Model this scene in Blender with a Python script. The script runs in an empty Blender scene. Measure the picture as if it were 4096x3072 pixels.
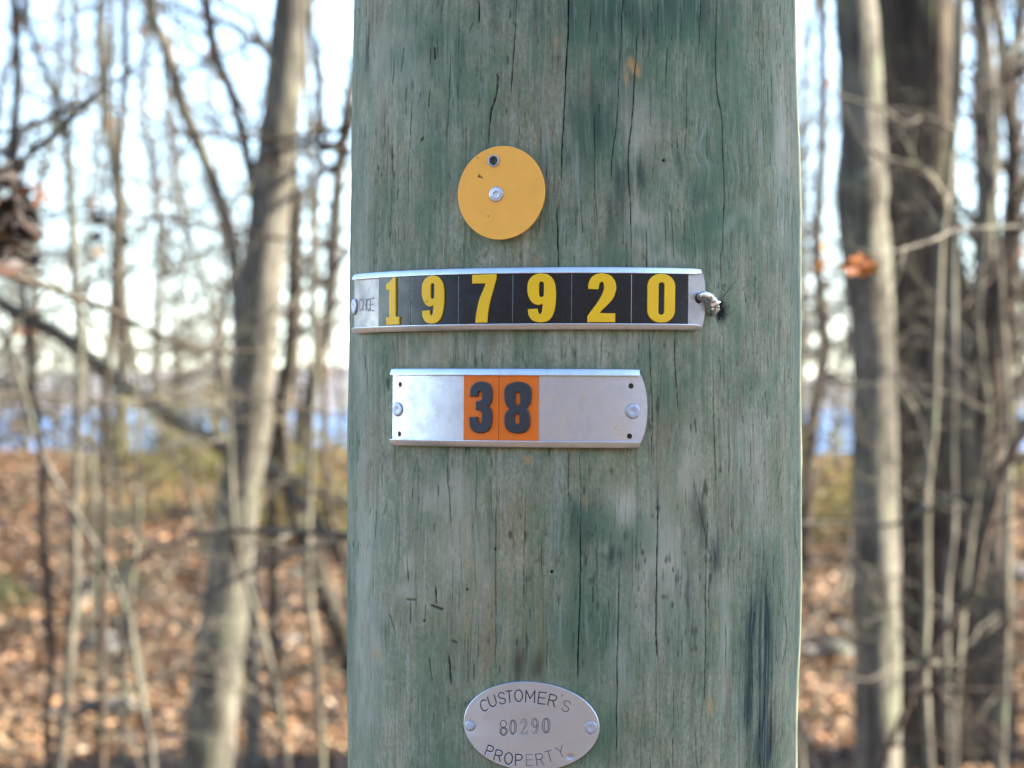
import bpy, bmesh, math, random
import numpy as np
from mathutils import Vector

# ------------------------------------------------------------------ camera, world, sun, exposure
scene = bpy.context.scene
COL = scene.collection
R_ = math.radians
F, CX, CY = 10900.0, 2048.0, 1536.0          # focal length and centre in photo pixels
CAM = np.array([0.0, 0.0, 1.6])
PITCH = math.atan(64.0 / F)
cd = bpy.data.cameras.new("camera"); cam = bpy.data.objects.new("camera", cd); COL.objects.link(cam)
cam.location = CAM; cam.rotation_euler = (math.pi / 2 + PITCH, 0, 0)
cd.sensor_width = 36; cd.lens = F / 4096 * 36; cd.clip_start = 0.05; cd.clip_end = 5000
cd.dof.use_dof = True; cd.dof.focus_distance = 2.03; cd.dof.aperture_fstop = 9.0
scene.camera = cam
SUN_AZ, SUN_EL = R_(88), R_(34)               # azimuth from +Y towards +X
w = bpy.data.worlds.new("World"); scene.world = w; w.use_nodes = True
nt = w.node_tree; bg = nt.nodes["Background"]
sky = nt.nodes.new("ShaderNodeTexSky"); sky.sky_type = 'NISHITA'; sky.sun_disc = False
sky.sun_elevation = SUN_EL; sky.sun_rotation = SUN_AZ; sky.air_density = 0.8; sky.dust_density = 0.3; sky.ozone_density = 2.0
nt.links.new(sky.outputs[0], bg.inputs[0]); bg.inputs[1].default_value = 0.115
sd = bpy.data.lights.new("sun", 'SUN'); so = bpy.data.objects.new("sun", sd); COL.objects.link(so)
sd.energy = 5.0; sd.angle = R_(0.5); sd.color = (1.0, 0.94, 0.84)
sv = Vector((math.sin(SUN_AZ) * math.cos(SUN_EL), math.cos(SUN_AZ) * math.cos(SUN_EL), math.sin(SUN_EL)))
so.rotation_euler = sv.to_track_quat('Z', 'Y').to_euler()
scene.view_settings.view_transform = 'Standard'; scene.view_settings.look = 'None'
scene.view_settings.exposure = 2.95; scene.view_settings.gamma = 1.0
scene.view_settings.use_curve_mapping = False

# ------------------------------------------------------------------ helpers
def ray(u, v):
    dx, dz = (u - CX) / F, -(v - CY) / F
    return np.array([dx, math.cos(PITCH) - dz * math.sin(PITCH), math.sin(PITCH) + dz * math.cos(PITCH)])
def P(u, v, Y):
    d = ray(u, v); return CAM + d * (Y / d[1])
def tag(o, label=None, cat=None, group=None, kind=None):
    if label: o['label'] = label
    if cat: o['category'] = cat
    if group: o['group'] = group
    if kind: o['kind'] = kind
    return o
def empty(name, loc=(0, 0, 0), rot=(0, 0, 0)):
    o = bpy.data.objects.new(name, None); o.location = loc; o.rotation_euler = rot
    o.empty_display_size = 0.05; COL.objects.link(o); return o
def link(name, me, mat, parent=None, smooth=True):
    o = bpy.data.objects.new(name, me); COL.objects.link(o)
    if mat: me.materials.append(mat)
    if parent is not None:
        o.parent = parent; o.location = tuple(-x for x in parent.location) if parent.get('_abs') else (0, 0, 0)
    if smooth: me.shade_smooth()
    return o
def mesh_np(name, V, Fc):
    """V (n,3); Fc list of index arrays (m,3) or (m,4)"""
    me = bpy.data.meshes.new(name); V = np.asarray(V, dtype=np.float32)
    loops = np.concatenate([f.ravel() for f in Fc]).astype(np.int32)
    tot = np.concatenate([np.full(len(f), f.shape[1], np.int32) for f in Fc])
    st = np.concatenate([[0], np.cumsum(tot)[:-1]]).astype(np.int32)
    me.vertices.add(len(V)); me.vertices.foreach_set('co', V.ravel())
    me.loops.add(len(loops)); me.loops.foreach_set('vertex_index', loops)
    me.polygons.add(len(tot)); me.polygons.foreach_set('loop_start', st); me.polygons.foreach_set('loop_total', tot)
    me.update(calc_edges=True); me.validate(); return me
class MB:
    def __init__(s): s.V = []; s.F4 = []; s.F3 = []; s.n = 0; s.A = []
    def add(s, V, F4=None, F3=None, a=0.0):
        V = np.asarray(V, float); s.V.append(V); s.A.append(np.full(len(V), a))
        if F4 is not None and len(F4): s.F4.append(np.asarray(F4) + s.n)
        if F3 is not None and len(F3): s.F3.append(np.asarray(F3) + s.n)
        s.n += len(V)
    def tube(s, Pt, r, k=8, disp=None, a=0.0):
        Pt = np.asarray(Pt, float); r = np.broadcast_to(np.asarray(r, float), (len(Pt),)); n = len(Pt)
        T = np.gradient(Pt, axis=0); T /= np.linalg.norm(T, axis=1)[:, None] + 1e-12
        m = T.mean(0); ref = np.array([0, 1.0, 0]) if abs(m[1]) < 0.8 * np.linalg.norm(m) else np.array([1.0, 0, 0])
        N = np.cross(T, ref); N /= np.linalg.norm(N, axis=1)[:, None] + 1e-12; B = np.cross(T, N)
        an = np.arange(k) * 2 * math.pi / k
        rr = np.repeat(r[:, None], k, 1)
        if disp is not None: rr = rr * (1 + disp)
        V = Pt[:, None, :] + rr[:, :, None] * (np.cos(an)[None, :, None] * N[:, None, :] + np.sin(an)[None, :, None] * B[:, None, :])
        V = V.reshape(-1, 3)
        i = np.arange(n - 1)[:, None] * k; j = np.arange(k)[None, :]; j2 = (j + 1) % k
        q = np.stack([i + j, i + j2, i + k + j2, i + k + j], -1).reshape(-1, 4)
        V = np.vstack([V, Pt[0], Pt[-1]]); c0, c1 = n * k, n * k + 1; jj = np.arange(k)
        t = np.vstack([np.stack([(jj + 1) % k, jj, np.full(k, c0)], 1), np.stack([(n - 1) * k + jj, (n - 1) * k + (jj + 1) % k, np.full(k, c1)], 1)])
        s.add(V, q, t, a)
    def build(s, name, mat, parent=None, attr=None, smooth=True):
        Fc = []
        if s.F4: Fc.append(np.vstack(s.F4))
        if s.F3: Fc.append(np.vstack(s.F3))
        me = mesh_np(name, np.vstack(s.V), Fc)
        if attr:
            a = me.attributes.new(attr, 'FLOAT', 'POINT'); a.data.foreach_set('value', np.concatenate(s.A).astype(np.float32))
        return link(name, me, mat, parent, smooth)
def spline(pts, n):
    """Catmull-Rom through rows of pts, n samples"""
    p = np.asarray(pts, float); p = np.vstack([2 * p[0] - p[1], p, 2 * p[-1] - p[-2]])
    t = np.linspace(0, len(p) - 3 - 1e-9, n); i = t.astype(int); f = (t - i)[:, None]
    a, b, c, d = p[i], p[i + 1], p[i + 2], p[i + 3]
    return 0.5 * ((2 * b) + (-a + c) * f + (2 * a - 5 * b + 4 * c - d) * f ** 2 + (-a + 3 * b - 3 * c + d) * f ** 3)
class VN:
    """tiling 2-D value noise"""
    def __init__(s, seed, n=256): s.g = np.random.RandomState(seed).rand(n, n) * 2 - 1; s.n = n
    def __call__(s, x, y):
        xi = np.floor(x).astype(int); yi = np.floor(y).astype(int); fx = x - xi; fy = y - yi
        fx = fx * fx * (3 - 2 * fx); fy = fy * fy * (3 - 2 * fy); n = s.n
        a = s.g[xi % n, yi % n]; b = s.g[(xi + 1) % n, yi % n]; c = s.g[xi % n, (yi + 1) % n]; d = s.g[(xi + 1) % n, (yi + 1) % n]
        return (a * (1 - fx) + b * fx) * (1 - fy) + (c * (1 - fx) + d * fx) * fy

# ------------------------------------------------------------------ materials
class Mt:
    def __init__(s, name):
        s.m = bpy.data.materials.new(name); s.m.use_nodes = True; s.t = s.m.node_tree
        s.b = s.t.nodes["Principled BSDF"]
    def n(s, typ, **kw):
        nd = s.t.nodes.new(typ)
        for k, v in kw.items():
            if k.startswith('i_'):
                key = k[2:]; key = int(key) if key.isdigit() else key.replace('_', ' ')
                nd.inputs[key].default_value = v
            else: setattr(nd, k, v)
        return nd
    def l(s, a, b): s.t.links.new(a, b)
    def co(s, scale=(1, 1, 1), src='Object'):
        tc = s.n("ShaderNodeTexCoord"); mp = s.n("ShaderNodeMapping"); mp.inputs['Scale'].default_value = scale
        s.l(tc.outputs[src], mp.inputs[0]); return mp.outputs[0]
    def noise(s, vec, scale, detail=4, rough=.55, dist=0):
        nd = s.n("ShaderNodeTexNoise"); nd.inputs['Scale'].default_value = scale; nd.inputs['Detail'].default_value = detail
        nd.inputs['Roughness'].default_value = rough; nd.inputs['Distortion'].default_value = dist
        s.l(vec, nd.inputs['Vector']); return nd.outputs['Fac']
    def ramp(s, fac, stops, interp='LINEAR'):
        nd = s.n("ShaderNodeValToRGB"); e = nd.color_ramp.elements; nd.color_ramp.interpolation = interp
        e[0].position, e[1].position = stops[0][0], stops[-1][0]
        def c4(c): return (c, c, c, 1) if isinstance(c, (int, float)) else (*c, 1)
        e[0].color, e[1].color = c4(stops[0][1]), c4(stops[-1][1])
        for p, c in stops[1:-1]: x = e.new(p); x.color = c4(c)
        s.l(fac, nd.inputs[0]); return nd.outputs[0]
    def mix(s, fac, a, b, mode='MIX'):
        nd = s.n("ShaderNodeMix", data_type='RGBA', blend_type=mode)
        for inp, v in ((nd.inputs[0], fac), (nd.inputs[6], a), (nd.inputs[7], b)):
            if isinstance(v, (int, float)): inp.default_value = v
            elif isinstance(v, tuple): inp.default_value = (*v, 1)
            else: s.l(v, inp)
        return nd.outputs[2]
    def math(s, op, a, b=None):
        nd = s.n("ShaderNodeMath", operation=op)
        for i, v in enumerate((a, b)):
            if v is None: continue
            if isinstance(v, (int, float)): nd.inputs[i].default_value = v
            else: s.l(v, nd.inputs[i])
        return nd.outputs[0]
    def bump(s, h, strength=.3, dist=.001):
        nd = s.n("ShaderNodeBump"); nd.inputs['Strength'].default_value = strength; nd.inputs['Distance'].default_value = dist
        s.l(h, nd.inputs['Height']); s.l(nd.outputs[0], s.b.inputs['Normal'])
    def attr(s, name): nd = s.n("ShaderNodeAttribute", attribute_name=name); return nd
    def set(s, **kw):
        for k, v in kw.items():
            inp = s.b.inputs[k.replace('_', ' ')]
            if hasattr(v, 'is_output'): s.l(v, inp)
            elif isinstance(v, tuple): inp.default_value = (*v, 1)
            else: inp.default_value = v
        return s.m

def m_wood():
    m = Mt("treated_wood")
    st = m.attr("stain_tone"); sep = m.n("ShaderNodeSeparateColor"); m.l(st.outputs['Color'], sep.inputs[0])
    warm = st.outputs['Alpha']; crack = m.attr("crack").outputs['Fac']; hgt = m.attr("grain").outputs['Fac']
    big = m.noise(m.co((1, 1, .45)), 14, 5, .6, .6)
    col = m.ramp(big, [(.36, (.118, .168, .106)), (.45, (.200, .232, .150)), (.54, (.280, .284, .188)), (.63, (.250, .225, .138))])
    streak = m.noise(m.co((1, 1, .045)), 190, 5, .7)
    col = m.mix(m.ramp(streak, [(.38, .0), (.60, .75)]), col, m.mix(1.0, col, (.50, .56, .50), 'MULTIPLY'))
    fine = m.noise(m.co((1, 1, .16)), 620, 3, .7)
    col = m.mix(m.ramp(fine, [(.4, 0.0), (.75, .5)]), col, (.31, .33, .25))
    mott = m.noise(m.co((1, 1, .55)), 42, 7, .72, .25)
    col = m.mix(m.ramp(mott, [(.47, 0.0), (.62, .68)]), col, (.090, .150, .080))
    spk = m.noise(m.co((1, 1, .6)), 420, 3, .8)
    col = m.mix(m.ramp(spk, [(.40, .45), (.55, 0.0)]), col, (.075, .095, .062))
    brn = m.noise(m.co((1, 1, .3)), 60, 4, .7)
    col = m.mix(m.ramp(brn, [(.55, 0.0), (.70, .65)]), col, (.165, .125, .085))
    col = m.mix(sep.outputs[2], col, (.37, .37, .29))
    col = m.mix(sep.outputs[1], col, (.062, .122, .072))
    col = m.mix(sep.outputs[0], col, (.008, .026, .026))
    col = m.mix(warm, col, (.36, .22, .08))
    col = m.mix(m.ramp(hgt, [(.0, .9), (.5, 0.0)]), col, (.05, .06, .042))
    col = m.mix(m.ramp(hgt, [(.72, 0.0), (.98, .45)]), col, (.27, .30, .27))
    col = m.mix(1.0, col, (1.0, .93, .875), 'MULTIPLY')
    col = m.mix(crack, col, (.010, .010, .008))
    m.bump(m.math('ADD', m.math('MULTIPLY', streak, .6), m.math('MULTIPLY', mott, .5)), .55, .0012)
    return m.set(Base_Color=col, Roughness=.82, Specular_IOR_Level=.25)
def m_metal(name, base, rough=.42, metallic=.85, warm=None):
    m = Mt(name)
    n1 = m.noise(m.co(), 70, 5, .65); n2 = m.noise(m.co(), 900, 3, .6); n3 = m.noise(m.co((1, 1, .3)), 240, 4, .7)
    c = m.mix(m.ramp(n1, [(.35, 0.), (.7, .5)]), base, tuple(x * .72 for x in base))
    c = m.mix(m.ramp(n3, [(.56, 0.), (.74, .3)]), c, (.26, .25, .24))
    if warm: c = m.mix(m.ramp(n1, [(.50, 0.), (.66, .35)]), c, warm)
    m.bump(m.math('ADD', n2, m.math('MULTIPLY', n1, 2.0)), .12, .0004)
    return m.set(Base_Color=c, Metallic=metallic, Roughness=m.ramp(n1, [(.3, rough - .08), (.7, rough + .12)]))
def m_paint(name, base, rough=.4, worn=None):
    m = Mt(name)
    n1 = m.noise(m.co(), 60, 4, .6); n2 = m.noise(m.co(), 700, 3, .6)
    c = m.mix(m.ramp(n1, [(.35, 0.), (.75, .5)]), base, tuple(min(1, x * .80 + .01) for x in base))
    if worn: c = m.mix(m.ramp(n2, [(.60, 0.), (.74, .5)]), c, worn)
    m.bump(n2, .10, .0003)
    return m.set(Specular_IOR_Level=.3, Base_Color=c, Roughness=m.ramp(n1, [(.3, rough - .06), (.7, rough + .1)]))
def m_bark(name, a, b, dark, lichen=None, sc=1.0):
    m = Mt(name)
    n1 = m.noise(m.co((1, 1, .12)), 26 * sc, 5, .65, .4); n2 = m.noise(m.co((1, 1, .5)), 9, 4, .6)
    n3 = m.noise(m.co((1, 1, .35)), 22, 5, .7, .5); c = m.mix(m.ramp(n2, [(.38, 0.), (.62, 1.)]), a, b); c = m.mix(m.ramp(n3, [(.50, 0.), (.66, .6)]), c, m.mix(1.0, c, (.35, .35, .35), 'MULTIPLY')); c = m.mix(m.ramp(n1, [(.38, .85), (.56, 0.)]), c, dark)
    if lichen: c = m.mix(m.ramp(m.noise(m.co((1, 1, .6)), 5, 5, .7), [(.52, 0.), (.66, .55)]), c, lichen)
    m.bump(n1, .8, .02)
    return m.set(Base_Color=c, Roughness=.9, Specular_IOR_Level=.15)
def m_leaf(name, stops, transl=.25):
    m = Mt(name)
    a = m.attr("tone").outputs['Fac']; c = m.ramp(a, stops)
    c = m.mix(m.ramp(m.noise(m.co(), 55, 3), [(.4, 0.), (.7, .45)]), c, m.mix(1.0, c, (.6, .5, .45), 'MULTIPLY'))
    if transl:
        tr = m.n("ShaderNodeBsdfTranslucent"); m.l(c, tr.inputs[0]); mx = m.n("ShaderNodeMixShader"); mx.inputs[0].default_value = transl
        m.l(m.b.outputs[0], mx.inputs[1]); m.l(tr.outputs[0], mx.inputs[2]); m.l(mx.outputs[0], m.t.nodes["Material Output"].inputs[0])
    return m.set(Base_Color=c, Roughness=.6, Specular_IOR_Level=.3)
WOOD = m_wood()
ALU = m_metal("weathered_aluminium", (.54, .55, .58), .34, 1.0)
ALU2 = m_metal("dull_aluminium", (.49, .495, .515), .34, 1.0, (.46, .37, .33))
NAIL = m_metal("nail_metal", (.40, .41, .46), .45, .8)
FOIL = m_metal("bright_nail_metal", (.85, .86, .88), .22, 1.0)
BLACK = m_paint("black_enamel", (.008, .009, .011), .24)
YEL = m_paint("yellow_enamel", (.74, .42, .004), .5)
ORG = m_paint("orange_enamel", (.68, .135, .002), .5, (.35, .10, .02))
CHAR = m_paint("charcoal_enamel", (.030, .032, .036), .36)
GLD = m_paint("golden_plastic", (.80, .36, .045), .5)
SPOT = m_paint("dirt_spot", (.10, .06, .03), .8)
DARK = m_paint("hole_shadow", (.015, .014, .012), .9)
CREAM = m_metal("warm_aluminium", (.33, .30, .28), .46, 1.0)
BARK_G = m_bark("grey_bark", (.175, .155, .115), (.085, .075, .057), (.035, .030, .022), (.15, .16, .095))
BARK_B = m_bark("brown_bark", (.095, .066, .045), (.055, .042, .030), (.018, .014, .010))
BARK_D = m_bark("furrowed_bark", (.090, .069, .046), (.050, .039, .027), (.018, .015, .010), (.125, .125, .065), 1.4)
BARK_P = m_bark("pale_bark", (.19, .165, .115), (.10, .088, .062), (.04, .034, .025), (.16, .17, .095))
LITTER = m_leaf("leaf_litter", [(0, (.038, .023, .012)), (.25, (.105, .056, .026)), (.5, (.215, .120, .055)), (.72, (.34, .215, .115)), (.86, (.30, .12, .030)), (1, (.50, .39, .26))], .15)
L_GREEN = m_leaf("yellow_green_leaf", [(0, (.08, .09, .02)), (.4, (.17, .18, .035)), (.75, (.31, .26, .055)), (1, (.36, .19, .06))], .4)
L_ORG = m_leaf("autumn_leaf", [(0, (.26, .075, .010)), (.5, (.34, .10, .03)), (1, (.46, .24, .05))], .45)
L_DEAD = m_leaf("dead_leaf", [(0, (.014, .010, .007)), (.6, (.040, .022, .012)), (1, (.08, .032, .014))], .2)
L_FRESH = m_leaf("fresh_green_leaf", [(0, (.04, .085, .02)), (1, (.10, .16, .035))], .4)

# ------------------------------------------------------------------ the pole's form
D = 2.2; 
_vL = [(-1500, 1422), (0, 1417), (300, 1405), (700, 1404), (1200, 1399), (1800, 1392), (2400, 1388), (2800, 1388), (3072, 1391), (4600, 1380)]
_vR = [(-1500, 3178), (0, 3181), (330, 3187), (600, 3198), (800, 3205), (1100, 3206), (1500, 3201), (1900, 3206), (2300, 3208), (2500, 3203), (2800, 3190), (3072, 3184), (4600, 3196)]
_vs = np.linspace(-1500, 4600, 62); _zs = []; _rs = []; _xs = []
for v in _vs:
    a = math.atan((np.interp(v, *zip(*_vL)) - CX) / F); b = math.atan((np.interp(v, *zip(*_vR)) - CX) / F)
    g, hb = (a + b) / 2, (b - a) / 2; _xs.append(D * math.tan(g)); _rs.append(D / math.cos(g) * math.sin(hb)); _zs.append(P(2300, v, D)[2])
_zs, _rs, _xs = map(np.array, (_zs[::-1], _rs[::-1], _xs[::-1]))
ker = np.array([1, 2, 3, 2, 1]) / 9.
_rs[2:-2] = np.convolve(_rs, ker, 'valid'); _xs[2:-2] = np.convolve(_xs, ker, 'valid')
def Rz(z): return np.interp(z, _zs, _rs)
def Xz(z): return np.interp(z, _zs, _xs)
def surf(th, z, h=0.0):
    th = np.asarray(th, float); z = np.asarray(z, float); r = Rz(z) + h
    return np.stack([Xz(z) + r * np.sin(th), D - r * np.cos(th), z + 0 * th], -1)
def TZ(u, v, h=0.0):
    """photo pixel -> (theta, z) on the pole's surface"""
    d = ray(u, v); z = 1.6
    for _ in range(6):
        r = float(Rz(z)) + h; xc = float(Xz(z)); a = d[0] ** 2 + d[1] ** 2; b = -2 * (xc * d[0] + D * d[1]); c = xc * xc + D * D - r * r
        disc = max(0.0, b * b - 4 * a * c); t = (-b - math.sqrt(disc)) / (2 * a); p = CAM + d * t; z = p[2]
    return math.atan2(p[0] - xc, D - p[1]), z
RP = float(Rz(1.62))

# --- pole mesh: dense on the seen side, with real cracks, grain and lumps
def cracks_src():
    L = []
    def add(ox, oy, s, pts, w=1.0, dep=1.0): L.append(([(ox + x * s, oy + y * s) for x, y in pts], w, dep))
    a = lambda pts, w=1.0, d=1.0: add(2200, 0, .663, pts, w, d)
    a([(112, -300), (110, 0), (105, 240), (90, 560), (72, 900), (68, 1165)], 1.5, 1.5); a([(40, 1230), (46, 1420), (52, 1700)], 1.5, 1.5)
    a([(442, -200), (440, 0), (425, 300), (405, 700), (370, 1000), (375, 1150)], .9); a([(530, 130), (515, 400), (495, 700), (470, 950), (485, 1250), (490, 1700)], 1.1, 1.2)
    a([(658, -200), (655, 0), (650, 230)], .8); a([(710, 250), (697, 560)], .8); a([(830, 350), (825, 700), (810, 960)], .8); a([(910, -200), (910, 0), (900, 380)], .9)
    a([(1007, -250), (1005, 0), (1003, 350), (1010, 560), (1035, 700), (1043, 950), (1053, 1150), (1045, 1330), (1028, 1700)], 1.3, 1.3)
    a([(1275, 320), (1280, 640), (1298, 960)], .9); a([(250, 40), (235, 280)], .7); a([(270, 560), (268, 1100), (290, 1380)], .7); a([(725, 1230), (750, 1600)], .8)
    a([(580, 1370), (582, 1640)], .8); a([(1480, 1160), (1450, 1400)], .8); a([(1390, 380), (1395, 450)], 1.2); a([(1460, 170), (1462, 320)], 1.0); a([(180, 1190), (200, 1420)], .6)
    a([(320, 180), (322, 600)], .4); a([(1150, 560), (1160, 1000)], .4); a([(940, 650), (945, 980)], .5); a([(640, 850), (610, 1100)], .5); a([(1305, 1000), (1308, 1500)], .5)
    b = lambda pts, w=1.0, d=1.0: add(2300, 1000, .603, pts, w, d)
    b([(485, 520), (498, 760), (510, 1100), (505, 1400)], 1.0); b([(655, 560), (665, 800), (685, 1090)], 1.0); b([(965, 0), (967, 210)], 1.0); b([(912, 660), (918, 1050), (925, 1300), (935, 1700)], .9)
    b([(1165, 1250), (1168, 1560)], .7); b([(1415, 790), (1410, 860)], 1.4); b([(1360, 500), (1355, 720)], .9); b([(1480, 950), (1485, 1300)], .9); b([(180, 540), (172, 760)], .6); b([(1262, 930), (1260, 990)], 1.3); b([(1385, 1330), (1330, 1620)], .9)
    b([(790, 1120), (800, 1220)], 1.2); b([(1210, 620), (1205, 700)], 1.0)
    c = lambda pts, w=1.0, d=1.0: add(2300, 1900, .706, pts, w, d)
    c([(470, -60), (465, 500), (460, 900), (470, 1080)], 1.4, 1.3); c([(750, 150), (740, 600), (738, 1000), (735, 1330)], 1.2, 1.2); c([(32, 200), (25, 700), (10, 1230)], 1.0); c([(250, 450), (245, 880), (238, 1180), (238, 1760)], 1.1)
    c([(1252, 60), (1245, 300), (1268, 500), (1255, 700), (1250, 950)], 1.7, 1.3); c([(1185, 780), (1195, 950), (1165, 1100)], 2.0, 1.3); c([(560, 1180), (555, 1700)], .7); c([(1115, 450), (1120, 620)], .8); c([(120, 250), (125, 700)], .6)
    c([(660, 0), (720, 260), (790, 560)], 0.9, .5); c([(855, 800), (850, 1100)], .8); c([(880, 130), (885, 330)], .8); c([(1010, 60), (1012, 200)], .8); c([(1000, 900), (1005, 1250)], 1.5); c([(1045, 1380), (1042, 1500)], 1.2); c([(1045, 1580), (1055, 1700)], 2.5, 1.5); c([(325, 280), (325, 660)], .4)
    c([(1170, 1180), (1175, 1500)], .9); c([(685, 1380), (690, 1700)], .7); c([(460, 1100), (455, 1500)], .6); c([(1255, 1380), (1250, 1650)], 1.3)
    e = lambda pts, w=1.0, d=1.0: add(1380, 1800, .603, pts, w, d)
    e([(322, -20), (320, 180)], 1.0); e([(475, -20), (483, 200), (488, 420)], .6); e([(1487, 0), (1478, 150), (1492, 420)], .9); e([(1562, 430), (1560, 900), (1550, 1200), (1540, 1600)], 1.4, 1.3); e([(1005, 330), (1000, 620), (1002, 1000), (1000, 1560)], .9)
    e([(1200, 240), (1190, 700), (1180, 1100)], .6); e([(870, 0), (870, 250), (858, 500)], .6); e([(672, 150), (690, 300), (703, 520)], 1.1); e([(410, 700), (420, 890)], 1.5, 1.5); e([(432, 1000), (436, 1155)], 1.8, 1.5); e([(600, 900), (608, 1025)], 2.0, 1.6)
    e([(690, 1350), (705, 1560)], 2.0, 1.6); e([(555, 1370), (580, 1540)], 1.0); e([(820, 1200), (815, 1560)], .7); e([(400, 990), (470, 995)], 1.6); e([(560, 1025), (660, 1060)], 1.3); e([(535, 1000), (530, 1120), (515, 1135)], 1.2); e([(710, 1265), (750, 1280)], 2.0, 1.2)
    e([(1560, 0), (1562, 430)], .5); e([(295, 1080), (330, 1200)], 1.0); e([(35, 1400), (40, 1650)], 1.6); e([(28, 600), (32, 1100)], .9); e([(165, 60), (170, 130)], 1.1); e([(445, 250), (450, 340)], .9); e([(270, 1150), (275, 1320)], .8); e([(890, 1150), (885, 1400)], .8); e([(1305, 480), (1308, 900)], .6); e([(1640, 900), (1645, 1020)], 1.0)
    g = lambda pts, w=1.0, d=1.0: add(1380, 0, .422, pts, w, d)
    g([(225, 200), (215, 480)], 2.4, 1.5); g([(560, 430), (545, 560), (530, 700)], 1.5); g([(640, 900), (630, 1200), (610, 1650), (600, 2050)], 1.0); g([(410, 1160), (405, 1450), (395, 1900)], .9); g([(1005, 450), (1000, 660), (985, 900), (965, 1400)], .8)
    g([(1632, -200), (1628, 0), (1605, 400), (1580, 760), (1570, 950)], 1.2); g([(1430, 700), (1445, 760), (1415, 950), (1375, 1090), (1365, 1400)], 1.8, 1.2); g([(850, 440), (855, 570)], 2.4, 1.2); g([(1270, 0), (1265, 230)], 2.2, 1.3); g([(465, 560), (450, 800)], 1.6); g([(1090, 60), (1080, 700), (1070, 1100)], .5)
    g([(810, 450), (810, 620)], .8); g([(580, 820), (570, 970)], 1.2); g([(810, 830), (790, 1030)], 1.3); g([(720, 870), (700, 1000)], .8); g([(200, -100), (208, 180)], 1.2); g([(1290, 480), (1285, 800)], .7); g([(1275, 880), (1265, 1020)], .9); g([(150, 1170), (145, 1450)], .8); g([(1180, 290), (1210, 215)], 1.6); g([(720, 1340), (745, 1300)], 1.2)
    g([(1150, 1150), (1140, 1700)], .5); g([(370, 1280), (375, 1400)], .9); g([(1660, 1150), (1645, 1430)], .6); g([(1860, 1180), (1855, 1500)], .5); g([(130, 80), (133, 140)], 1.8); g([(1530, 1000), (1525, 1090)], .9)
    return L
def build_pole():
    rs = np.random.RandomState(7)
    DA, DZ = .00040, .00048
    zlo, zhi = 1.30, 1.98; fz = np.arange(zlo, zhi, DZ)
    z = np.concatenate([np.linspace(-.3, zlo - .012, 90), fz, np.linspace(zhi + .012, 9.0, 160)])
    ft = np.arange(R_(-100), R_(100), DA / .18)
    th = np.concatenate([ft, np.linspace(R_(100), R_(260), 60)[1:-1]])
    nt_, nz = len(th), len(z)
    TH, Z = np.meshgrid(th, z, indexing='xy'); A = TH * .18
    n1, n2, n3, n4 = VN(1), VN(2), VN(3), VN(4)
    warp = .004 * n1(A * 18, Z * 9) + .0016 * n2(A * 60, Z * 22)
    # swirl of grain about the buried knot in the upper right
    kt, kz = TZ(2830, 640); dk = np.exp(-(((TH - kt) * .18 / .035) ** 2 + ((Z - kz) / .035) ** 2)); warp += .0035 * dk * np.sin((Z - kz) * 130)
    Aw = A + warp
    H = .00095 * n1(A * 22, Z * 14) + .00030 * n3(A * 70, Z * 45)
    grain = .5 * n2(Aw * 900, Z * 30) + .5 * n4(Aw * 420 + 9, Z * 14)
    grain2 = n3(Aw * 1500 + 5, Z * 90)
    H += .00016 * grain + .00009 * grain2
    # chipped fibres: torn little steps
    chip = np.clip(n4(Aw * 520, Z * 150) * .55 + n1(Aw * 230 + 31, Z * 62) * .6 - .47, 0, 1) * 2.4
    zone = np.clip(n2(A * 16 + 77, Z * 9 + 3) * .9 + .45, 0, 1)
    H -= .00060 * np.clip(chip, 0, 1) * zone
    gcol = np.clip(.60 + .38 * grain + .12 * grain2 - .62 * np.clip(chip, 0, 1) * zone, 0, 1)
    # ridges that ripple across the grain near the knot
    H += .00035 * dk * n3(Aw * 60, (Z + 1.3 * np.abs(TH - kt) * .06) * 260)
    crack = np.zeros_like(H)
    ja, jz = np.arange(len(ft)), 90 + np.arange(len(fz))
    def carve(pts, wd, dep, jit=1.0, col=1.0):
        q = np.array([TZ(u, v) for u, v in pts]); q = np.c_[q[:, 0] * .18, q[:, 1]]
        n = max(6, int(np.abs(np.diff(q[:, 1])).sum() / .0012) + int(np.abs(np.diff(q[:, 0])).sum() / .0008))
        s = spline(q, n) if len(q) > 2 else np.c_[np.linspace(q[0, 0], q[1, 0], n), np.linspace(q[0, 1], q[1, 1], n)]
        sd_ = rs.rand() * 99
        s[:, 0] += jit * (.0004 * n1(s[:, 1] * 110 + sd_, s[:, 1] * 0 + sd_) + .00016 * n2(s[:, 1] * 620 + sd_, s[:, 1] * 0 + sd_))
        tt = np.linspace(0, 1, n); env = np.clip(np.minimum(tt, 1 - tt) * 7, .12, 1) * (.75 + .35 * n3(s[:, 1] * 300 + sd_, tt * 0))
        for (a, zz), e in zip(s, env):
            if not (zlo < zz < zhi): continue
            w0 = .00025 * wd * (.45 + .55 * e) + .00006; r = int(3 * w0 / DA) + 1
            i = int((a / .18 - ft[0]) / (DA / .18)); j = int((zz - zlo) / DZ)
            i0, i1 = max(0, i - r), min(len(ft), i + r + 2); j0, j1 = max(0, j - 2), min(len(fz), j + 3)
            if i0 >= i1 or j0 >= j1: continue
            aa = ft[i0:i1] * .18 - a; zd = fz[j0:j1] - zz
            g = e * np.exp(-(aa[None, :] / w0) ** 2 - (zd[:, None] / .0011) ** 2) * min(1.0, .35 + .6 * wd) * col
            sl = (slice(90 + j0, 90 + j1), slice(i0, i1)); crack[sl] = np.maximum(crack[sl], g * dep)
    for pts, wd, dep in cracks_src(): carve(pts, wd, dep)
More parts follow.
